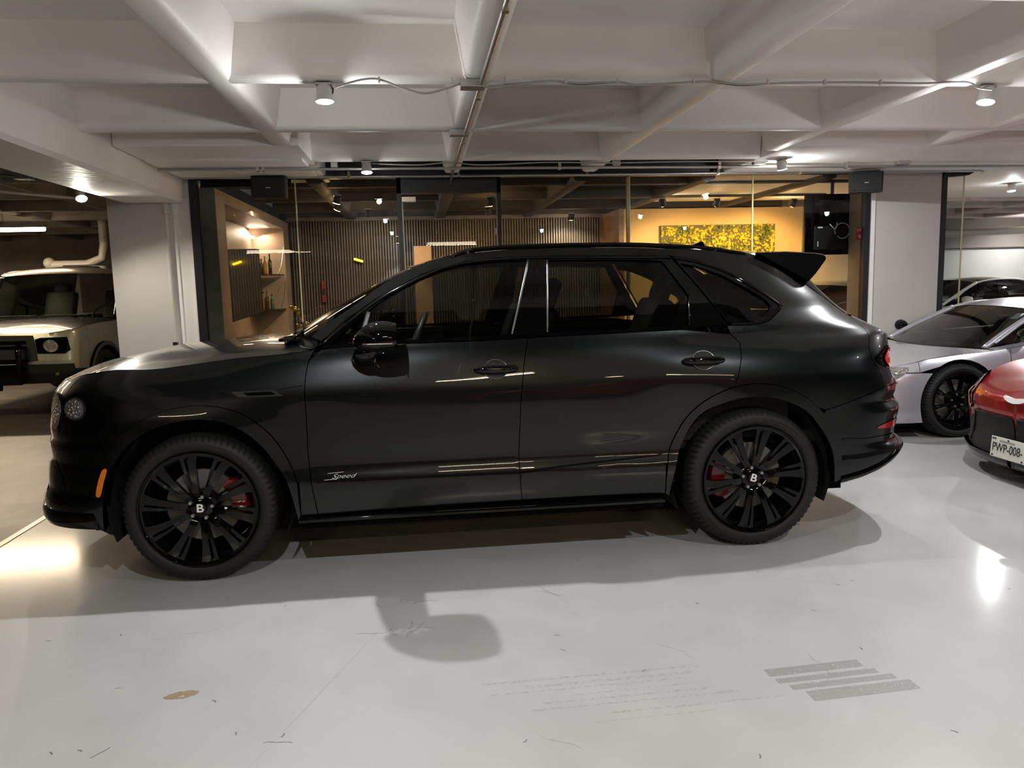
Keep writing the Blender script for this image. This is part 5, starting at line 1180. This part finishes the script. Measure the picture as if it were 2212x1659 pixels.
# ---- silver-lilac mid-engined coupe
M_silver = mat('lilac_silver_paint', (.50, .49, .53), .32, metal=.5, coat=1., coatr=.03)
R8 = dict(half=.95, wb=2.65, ra=.385, R=.345, rr=.262, zs=zs5, zlo=.15, cn=(.50, 2.6), ct=(.40, 3.0),
    base=sport_base([.06, .03, .02, .02, .06, .15, .3], [.05, .01, .0, .005, .035, .09, .2], [.06, .02, .015, .03, .03, .045, .10], [.04, .0, -.01, -.01, .0, .03, .10], [.08, .05, .04, .04, .05, .08, .15]),
    XN=[(.1, -.90), (.16, -.94), (.25, -.955), (.4, -.94), (.5, -.93), (.6, -.905), (.7, -.80), (1., -.6)], XT=[(.1, 3.35), (.3, 3.42), (.6, 3.45), (.8, 3.42), (.95, 3.38)],
    crease=[(-3, .60), (-1.2, .61), (-.85, .63), (-.60, .672), (-.3, .735), (0, .765), (.30, .785), (.60, .82), (1.2, .87), (1.9, .90), (2.5, .93), (3.0, .93), (3.3, .92), (5, .92)],
    seams=(.50, 1.60, 0), lampx=-.40, tailx=3.08, bumpz=.615, cowl_t=.36, deck_t=2.55,
    hood=[(-.92, .60), (-.7, .65), (-.4, .705), (.0, .765), (.18, .79)], deck=[(2.6, 1.0), (3.0, .97), (3.4, .92)],
    belt=[(.36, .16, .80), (.8, .15, .855), (1.5, .14, .90), (2.1, .17, .93), (2.55, .22, .95)], glassfoot=[(.42, .165, .80), (.9, .15, .86), (1.5, .145, .90), (2.1, .17, .93), (2.5, .22, .95)],
    roofside=[(.46, .20, .84), (.75, .27, 1.0), (1.05, .335, 1.14), (1.4, .36, 1.185), (1.85, .36, 1.15), (2.4, .33, 1.0)],
    pillars=[(0, 2, 'window_frame', 0), (19, 21, 'window_frame', 0), (27, 39, 'rear_pillar', 1)],
    ws=([(.36, .20, .80), (.55, .245, .905), (.75, .285, 1.005), (1.02, .335, 1.13)], [(.17, .795), (.45, .93), (.7, 1.06), (.92, 1.165)]),
    roof=([(1.02, .335, 1.132), (1.2, .35, 1.17), (1.45, .36, 1.185), (1.8, .36, 1.155)], [(.92, 1.168), (1.2, 1.225), (1.5, 1.24), (1.85, 1.205)]),
    rear=([(1.8, .36, 1.155), (2.1, .35, 1.08), (2.55, .33, .96)], [(1.85, 1.205), (2.2, 1.12), (2.6, 1.0)]),
    seatx=1.45, seatz=.22, mirror=(.62, -.02, .93), wy=.012, apil=.03, detail=True, mirm=M_gloss, seatm=mat('orange_seat', (.13, .03, .012), .6), wglass=thin_glass('dim_windscreen', (.50, .52, .50)))
car2, sh2 = coupe('sports_car', 'lilac-silver low coupe parked behind the red one, nose beside the white column', M_silver, R8, (4.54, 2.44, 0))
on(sh2, 'headlamp', [(-.50, .665), (-.80, .655), (-1.02, .635), (-1.0, .55), (-.80, .540), (-.66, .55), (-.55, .60)], M_lampglass, car2, n=2); on(sh2, 'headlamp', [(-.50, .665), (-.80, .655), (-1.02, .635), (-1.0, .55), (-.80, .540), (-.66, .55), (-.55, .60)], M_lampglass, car2, side='far', n=2)
on(sh2, 'air_intake', [(-.62, .520), (-1.08, .51), (-1.05, .22), (-.88, .22), (-.74, .36)], M_matte, car2, n=1); on(sh2, 'air_intake', [(-.62, .520), (-1.08, .51), (-1.05, .22), (-.88, .22), (-.74, .36)], M_matte, car2, side='far', n=1)
on(sh2, 'intake_trim', [(-.60, .537), (-1.08, .525), (-1.08, .512), (-.61, .522)], M_chrome, car2, off=.010, n=1)
panel('grille', sh2, [(float(sh2.tmin(.4))+.001, .50), (float(sh2.tmin(.3))+.001, .24), (-1.22, .24), (-1.16, .50)], M_matte, car2, side='both', off=.006, gap=0, flange=.01, grid=.08)
on(sh2, 'shut_line', [(-.60, .618), (-.385, .620), (-.385, .613), (-.60, .612)], M_void, car2, off=.003, n=1, flange=.001)
G().box((-.90, .30, .07), (-.30, 1.6, .15), .02).out('front_splitter', M_matte, car2, angle=40)
G().obox((.62, .95, .90), (.03, .9, .012), Matrix.Rotation(-.9, 3, 'Y')).out('wiper', M_gloss, car2)
st_ = G().box((-.05, -.05, 0), (.05, .05, .002)).out('windscreen_sticker', mat('pale_sticker', (.6, .65, .7), .5), car2); st_.location = (.865, .43, 1.075); st_.rotation_euler = (0, -.52, 0)
# ---- red coupe
M_redp = mat('deep_red_paint', (.30, .006, .010), .30, metal=.45, coat=1., coatr=.02)
AM = dict(half=.95, wb=2.70, ra=.385, R=.345, rr=.262, zs=zs5, zlo=.14, cn=(.62, 2.3), ct=(.5, 2.6),
    base=sport_base([.10, .05, .03, .04, .10, .2, .35], [.05, .01, .0, .0, .03, .09, .2], [.06, .03, .03, .04, .03, .05, .12], [.04, .0, -.01, -.015, .0, .04, .12], [.10, .08, .06, .06, .08, .12, .2]),
    XN=[(.1, -.80), (.16, -.86), (.30, -.84), (.42, -.85), (.5, -.865), (.58, -.86), (.65, -.80), (.75, -.70), (1., -.5)], XT=[(.1, 3.40), (.3, 3.45), (.6, 3.45), (.8, 3.50), (.95, 3.45)],
    crease=[(-3, .60), (-1.2, .615), (-.80, .65), (-.50, .72), (-.2, .78), (.1, .81), (.5, .83), (1.0, .85), (1.6, .87), (2.2, .90), (2.7, .93), (3.1, .93), (3.4, .92), (5, .93)],
    seams=(.62, 1.85, 0), lampx=-.42, tailx=3.15, bumpz=.60, cowl_t=.55, deck_t=2.95,
    hood=[(-.86, .60), (-.7, .66), (-.45, .735), (.0, .82), (.5, .88)], deck=[(2.95, .99), (3.2, .98), (3.5, .94)],
    belt=[(.55, .16, .84), (1.0, .13, .88), (1.6, .13, .91), (2.3, .18, .94), (2.95, .25, .96)], glassfoot=[(.62, .165, .86), (1.1, .14, .89), (1.6, .14, .91), (2.1, .17, .93), (2.6, .22, .95)],
    roofside=[(.80, .22, .92), (1.0, .28, 1.04), (1.3, .34, 1.16), (1.7, .36, 1.19), (2.2, .36, 1.14), (2.7, .33, 1.0)],
    pillars=[(0, 2, 'window_frame', 0), (24, 26, 'window_frame', 0), (33, 39, 'rear_pillar', 1)],
    ws=([(.60, .20, .86), (.85, .25, .97), (1.05, .29, 1.06), (1.28, .335, 1.15)], [(.48, .885), (.75, 1.01), (1.0, 1.12), (1.18, 1.19)]),
    roof=([(1.28, .335, 1.152), (1.5, .35, 1.18), (1.8, .36, 1.19), (2.1, .36, 1.15)], [(1.18, 1.192), (1.5, 1.25), (1.8, 1.26), (2.15, 1.22)]),
    rear=([(2.1, .36, 1.15), (2.5, .35, 1.07), (2.95, .30, .965)], [(2.15, 1.22), (2.6, 1.10), (2.98, .99)]),
    seatx=1.9, seatz=.22, mirror=(.80, -.02, .97), wy=.012, apil=.03, hcrown=1.7)
car3, sh3 = coupe('sports_car', 'deep red coupe cut by the right edge, its white number plate towards the black SUV', M_redp, AM, (4.66, -.06, 0))
def red_details(car, sh, plate):
    for sd in ('near', 'far'):
        on(sh, 'headlamp', [(-.45, .72), (-.60, .715), (-.80, .655), (-.93, .57), (-.95, .50), (-.90, .50), (-.78, .60), (-.60, .67), (-.47, .69)], M_lampglass, car, side=sd, n=3)
        on(sh, 'running_lamp', [(-.80, .620), (-.90, .545), (-.95, .495), (-1.02, .535), (-.96, .49), (-.93, .47), (-.88, .53), (-.79, .59)], M_amber, car, off=.012, side=sd, n=2)
        on(sh, 'side_intake', [(-.93, .42), (-1.02, .435), (-1.02, .20), (-.84, .16), (-.80, .22), (-.84, .36)], M_matte, car, off=.004, side=sd, n=1)
    t0 = float(sh.tmin(.3))
    panel('grille', sh, [(t0+.001, .47), (t0+.001, .18), (-1.0, .18), (-.96, .26), (-.98, .40), (-1.06, .465)], M_matte, car, side='both', off=.008, gap=0, flange=.02, grid=.08)
    panel('lower_lip', sh, [(t0+.001, .185), (t0+.001, .145), (-.62, .145), (-.64, .20), (-.80, .21), (-1.0, .185)], M_gloss, car, side='both', off=.035, gap=0, flange=.05, grid=.08)
    P = [(t, .475 if t < -1.05 else .475-.25*(t+1.05)/.12 if t < -.93 else .225) for t in np.linspace(t0+.002, -.90, 40)]; P = np.array(P); X = sh(P[:, 0], P[:, 1])+sh.normal(P[:, 0], P[:, 1])*.014
    for f in (1, -1):
        Y = X.copy(); Y[:, 1] = Y[:, 1] if f > 0 else 2*sh.half-Y[:, 1]
        G().tube([tuple(p) for p in Y], .006, 6).out('grille_surround', M_gloss, car, smooth=True)
    g = G(); b = [(.0, .012), (.03, .022), (.10, .030), (.11, .018), (.085, .0), (.05, -.012), (.0, -.018)]
    pb = b+[(-x, z) for x, z in b[::-1]][1:-1]
    nd = G().prism(pb, 0, .006, lambda u, v, w_: (-.872+.02*0-w_+v*.35, .95+u, .60+v)).out('bonnet_badge', mat('bright_silver_badge', (.75, .74, .72), .3, metal=.2), car)
    g = G(); V = []
    pl = bpy.data.objects.new('number_plate', None); link(pl, car); pl.location = (-.905, .95+.0, .255); pl.rotation_euler = (0, math.radians(4), 0)
    G().box((0, -.165, -.075), (.006, .165, .075), .004).out('plate_blank', mat('plate_white', (.62, .60, .54), .4), pl)
    text('plate_number', 'PWP-008-', .088, mat('plate_ink', (.02, .02, .02), .5), (-.0015, .148, -.002), (math.pi/2, 0, -math.pi/2), pl, align='LEFT', sx=.78, offset=.0002)
    for y, z in ((.145, .06), (.125, .06), (-.0, .062), (.14, -.06), (-.14, -.06)): G().box((-.002, y-.007, z-.006), (0, y+.007, z+.006)).out('plate_mark', MAT['plate_ink'], pl)
    G().box((-.002, -.06, .045), (0, .08, .055)).out('plate_band', mat('plate_grey_print', (.30, .29, .27), .5), pl)
red_details(car3, sh3, True)
# copies of the red coupe and a dark car stand behind the viewer: the black doors mirror them
c4 = copy_tree(car3); c4['label'] = 'deep red coupe parked behind the viewer, mirrored in the black doors'; c4.location = (1.05, -8.0, 0); c4.rotation_euler = (0, 0, math.radians(4))
M_blackp = mat('dark_blue_black_paint', (.008, .010, .014), .12, coat=1.)
DK = dict(AM); c5, sh5 = coupe('sports_car', 'black coupe parked behind the viewer, mirrored in the front door', M_blackp, DK, (-4.1, -8.4, 0), .0)

# ---- saloons far right and behind the glass
SL = dict(half=.93, wb=2.85, ra=.37, R=.335, rr=.24, zs=[.10, .25, .45, .65, .82, .92, 1.02], zlo=.17, cn=(.45, 2.8), ct=(.4, 3.0),
    base=sport_base([.06, .03, .02, .02, .04, .10, .2], [.05, .01, .0, .0, .01, .04, .12], [.06, .02, .02, .03, .02, .03, .08], [.04, .01, .0, .0, .0, .02, .08], [.06, .04, .03, .03, .04, .07, .14]),
    XN=[(.1, -.82), (.3, -.88), (.6, -.88), (.75, -.84), (.9, -.7)], XT=[(.1, 3.75), (.5, 3.85), (.9, 3.82), (1.1, 3.7)],
    crease=[(-3, .73), (-1.2, .74), (-.8, .78), (-.3, .85), (.2, .89), (.8, .92), (1.6, .94), (2.6, .97), (3.3, .99), (3.8, .99), (5, .99)],
    seams=(.60, 1.75, 0), lampx=-.45, tailx=3.4, bumpz=.55, cowl_t=.60, deck_t=3.2,
    hood=[(-.88, .72), (-.6, .82), (-.2, .89), (.3, .95), (.55, .98)], deck=[(3.1, 1.08), (3.5, 1.07), (3.85, 1.0)],
    belt=[(.60, .14, .93), (1.2, .12, .95), (2.0, .12, .97), (2.7, .14, .99), (3.2, .20, 1.02)], glassfoot=[(.70, .145, .95), (1.2, .125, .96), (2.0, .125, .98), (2.6, .14, .99), (3.1, .19, 1.02)],
    roofside=[(.90, .20, 1.05), (1.15, .26, 1.20), (1.45, .30, 1.33), (1.9, .32, 1.38), (2.4, .32, 1.36), (2.9, .29, 1.22), (3.15, .27, 1.10)],
    pillars=[(0, 2, 'window_frame', 0), (17, 19, 'window_frame', 0), (32, 39, 'rear_pillar', 1)],
    ws=([(.62, .18, .95), (.9, .22, 1.09), (1.15, .26, 1.21), (1.42, .30, 1.325)], [(.50, .985), (.8, 1.14), (1.05, 1.27), (1.32, 1.38)]),
    roof=([(1.42, .30, 1.327), (1.7, .315, 1.365), (2.1, .32, 1.38), (2.6, .31, 1.32)], [(1.32, 1.382), (1.7, 1.43), (2.1, 1.44), (2.65, 1.39)]),
    rear=([(2.6, .31, 1.32), (2.9, .29, 1.20), (3.2, .25, 1.03)], [(2.65, 1.39), (2.95, 1.25), (3.2, 1.08)]),
    seatx=1.9, seatz=.35, mirror=(.95, -.02, 1.04), wy=.012, apil=.03)
M_wp = mat('white_car_paint', (.62, .61, .56), .3, coat=1.)
SLd = dict(SL); SLd['roofmat'] = M_blackp
car6, sh6 = coupe('saloon_car', 'white saloon with a black roof beyond the silver coupe, before the grey wall', M_wp, SLd, (8.2, 8.5, 0), math.radians(6))
for sd in ('near', 'far'): on(sh6, 'headlamp', [(-.45, .80), (-.7, .76), (-.95, .70), (-.9, .62), (-.6, .66)], M_lampglass, car6, side=sd, n=1)
c8 = copy_tree(car6); c8['label'] = 'white saloon standing in for a car reflection in the office glass'; c8.location = (4.95, 5.35, 0); c8.rotation_euler = (0, 0, math.radians(36))  # solid car put in place of one mirrored in the glass

# ---- pale green off-roader, front three-quarter, in the left bay
M_grnp = mat('pale_green_metallic_paint', (.46, .48, .36), .30, metal=.45, coat=1., coatr=.03)
DZ = [.35, .55, .80, .95, 1.05, 1.12, 1.20]
DF = dict(half=.98, wb=2.55, ra=.44, R=.40, rr=.25, zs=DZ, zlo=.42, cn=(.20, 3.2), ct=(.16, 4.0),
    base=[(-1.0, [.04, .02, .01, .01, .015, .03, .06]), (0, [.03, .0, .0, .0, .01, .02, .05]), (1.3, [.03, .01, .01, .01, .015, .02, .03]), (2.6, [.03, .0, .0, .0, .01, .02, .03]), (3.6, [.03, .02, .01, .01, .02, .02, .03])],
    XN=[(.3, -.74), (.42, -.80), (.55, -.86), (.70, -.87), (.95, -.83), (1.05, -.80), (1.15, -.70), (1.3, -.5)], XT=[(.3, 3.40), (1.3, 3.45)],
    crease=[(-3, 1.045), (-1.0, 1.05), (-.78, 1.075), (-.4, 1.12), (0, 1.14), (.6, 1.15), (1.2, 1.16), (2.6, 1.17), (3.4, 1.17), (5, 1.17)],
    seams=(.62, 1.65, 0), lampx=-.42, tailx=3.1, bumpz=.60, cowl_t=.62, deck_t=3.05,
    hood=[(-.78, 1.06), (-.6, 1.12), (-.3, 1.16), (.2, 1.19), (.62, 1.20)], deck=[(3.1, 1.2), (3.3, 1.2), (3.45, 1.18)],
    belt=[(.62, .07, 1.17), (1.2, .06, 1.18), (2.0, .06, 1.18), (3.05, .07, 1.18)], glassfoot=[(.66, .08, 1.18), (1.2, .07, 1.185), (2.0, .07, 1.185), (3.2, .08, 1.19)],
    roofside=[(1.02, .17, 1.80), (1.3, .18, 1.86), (2.0, .18, 1.88), (3.2, .19, 1.85)],
    pillars=[(0, 2, 'window_frame', 0), (13, 16, 'window_frame', 0), (26, 30, 'rear_pillar', 0), (36, 39, 'rear_pillar', 1)],
    ws=([(.64, .10, 1.19), (.80, .12, 1.42), (.92, .14, 1.62), (1.03, .16, 1.79)], [(.60, 1.20), (.77, 1.44), (.89, 1.64), (1.00, 1.82)]),
    roof=([(1.03, .16, 1.79), (1.10, .17, 1.85), (2.0, .18, 1.885), (3.25, .19, 1.85)], [(1.00, 1.82), (1.08, 1.90), (2.0, 1.96), (3.3, 1.92)]),
    rear=([(3.25, .19, 1.85), (3.35, .15, 1.5), (3.40, .12, 1.19)], [(3.3, 1.92), (3.42, 1.5), (3.45, 1.19)]),
    seatx=1.75, seatz=.75, mirror=(.92, -.14, 1.28), wy=-.005, apil=.03, apm=M_gloss, mirm=M_gloss, hoodmat=M_paint, roofmat=mat('pearly_dark_roof', (.10, .085, .075), .22, metal=.6, coat=1.), hcrown=2.6, seatm=mat('grey_seat', (.06, .055, .05), .6))
# local -x is the nose; heading (-.45,-.89) -> rotate by 63 deg; near side (y=0) then lies on the far right of the picture? use mirrored side
ang = math.radians(87)
cdv, shd = coupe('offroader', 'pale green boxy off-roader with a black bonnet, half hidden by the left column', M_grnp, DF, (0, 0, 0), ang)
Rz = Matrix.Rotation(ang, 3, 'Z'); corner_local = Vector((-.80, 0, 0)); cw = Vector((-4.61, 6.15, 0)); cdv.location = cw-Rz @ corner_local
for sd in ('near', 'far'):
    on(shd, 'headlamp_housing', [(-.80, .99), (-1.10, .99), (-1.17, .97), (-1.17, .80), (-.86, .79), (-.79, .83)], M_gloss, cdv, off=.008, side=sd, n=1)
    on(shd, 'headlamp', [(-1.0+.085*math.cos(a), .885+.075*math.sin(a)) for a in np.linspace(0, 6.28, 10)[:-1]], M_lampglass, cdv, off=.016, side=sd, n=2)
    on(shd, 'bumper_corner', [(-.78, .66), (-1.35, .67), (-1.35, .44), (-.86, .44), (-.75, .52)], M_matte, cdv, off=.03, side=sd, n=1, flange=.05)
    on(shd, 'fog_lamp', [(-.93, .56), (-.97, .56), (-.97, .54), (-.93, .54)], M_chrome, cdv, off=.034, side=sd, n=1)
    ar = [(0+r*math.cos(math.radians(a)), .388+r*math.sin(math.radians(a))) for r, a in [(.50, a) for a in range(190, -11, -10)]+[(.445, a) for a in range(-10, 191, 10)]]
    on(shd, 'arch_moulding', ar, mat('grey_arch_plastic', (.09, .09, .085), .5), cdv, off=.035, side=sd, n=1, flange=.06)
    on(shd, 'lower_cladding', [(-.80, .60), (-.50, .58), (-.50, .42), (-.80, .42)], M_matte, cdv, off=.012, side=sd, n=1)
t0 = float(shd.tmin(.8))
panel('grille', shd, [(t0+.001, 1.03), (t0+.001, .46), (-1.30, .46), (-1.30, .70), (-1.18, .72), (-1.18, 1.02)], M_matte, cdv, side='both', off=.010, gap=0, flange=.01, grid=.1)
for z in (.94, .88, .72, .62): panel('grille_bar', shd, [(t0+.001, z+.012), (t0+.001, z-.012), (-1.28, z-.012), (-1.28, z+.012)], M_gloss, cdv, side='both', off=.035, gap=0, flange=.02, grid=.2)
G().box((-.93, .60, .42), (-.85, 1.36, .70), .03).out('bull_bar', M_gloss, cdv, smooth=True)
for y in (.60, 1.36): G().tube([(-.93, y, .45), (-.96, y, .80), (-.93, y, .92)], .035, 10).out('bar_upright', M_gloss, cdv, smooth=True)
bd = G().lathe([(0, .0), (.045, .0), (.05, .004), (.05, .012)], 24, axis='x'); bd.v = [(p[0], p[1]*1.25, p[2]*.62) for p in bd.v]; o = bd.out('oval_badge', M_chrome, cdv, smooth=True); o.location = (-.905, 1.10, .90)
G().obox((.55, 1.45, 1.225), (.05, .6, .02), Matrix.Rotation(.2, 3, 'Z')).out('wiper', M_matte, cdv)
G().obox((.55, .75, 1.225), (.05, .6, .02), Matrix.Rotation(.1, 3, 'Z')).out('wiper', M_matte, cdv)
G().tube([(1.9, .6, 1.95), (1.9, 1.36, 1.95)], .02, 8).out('roof_bar', M_paint, cdv)
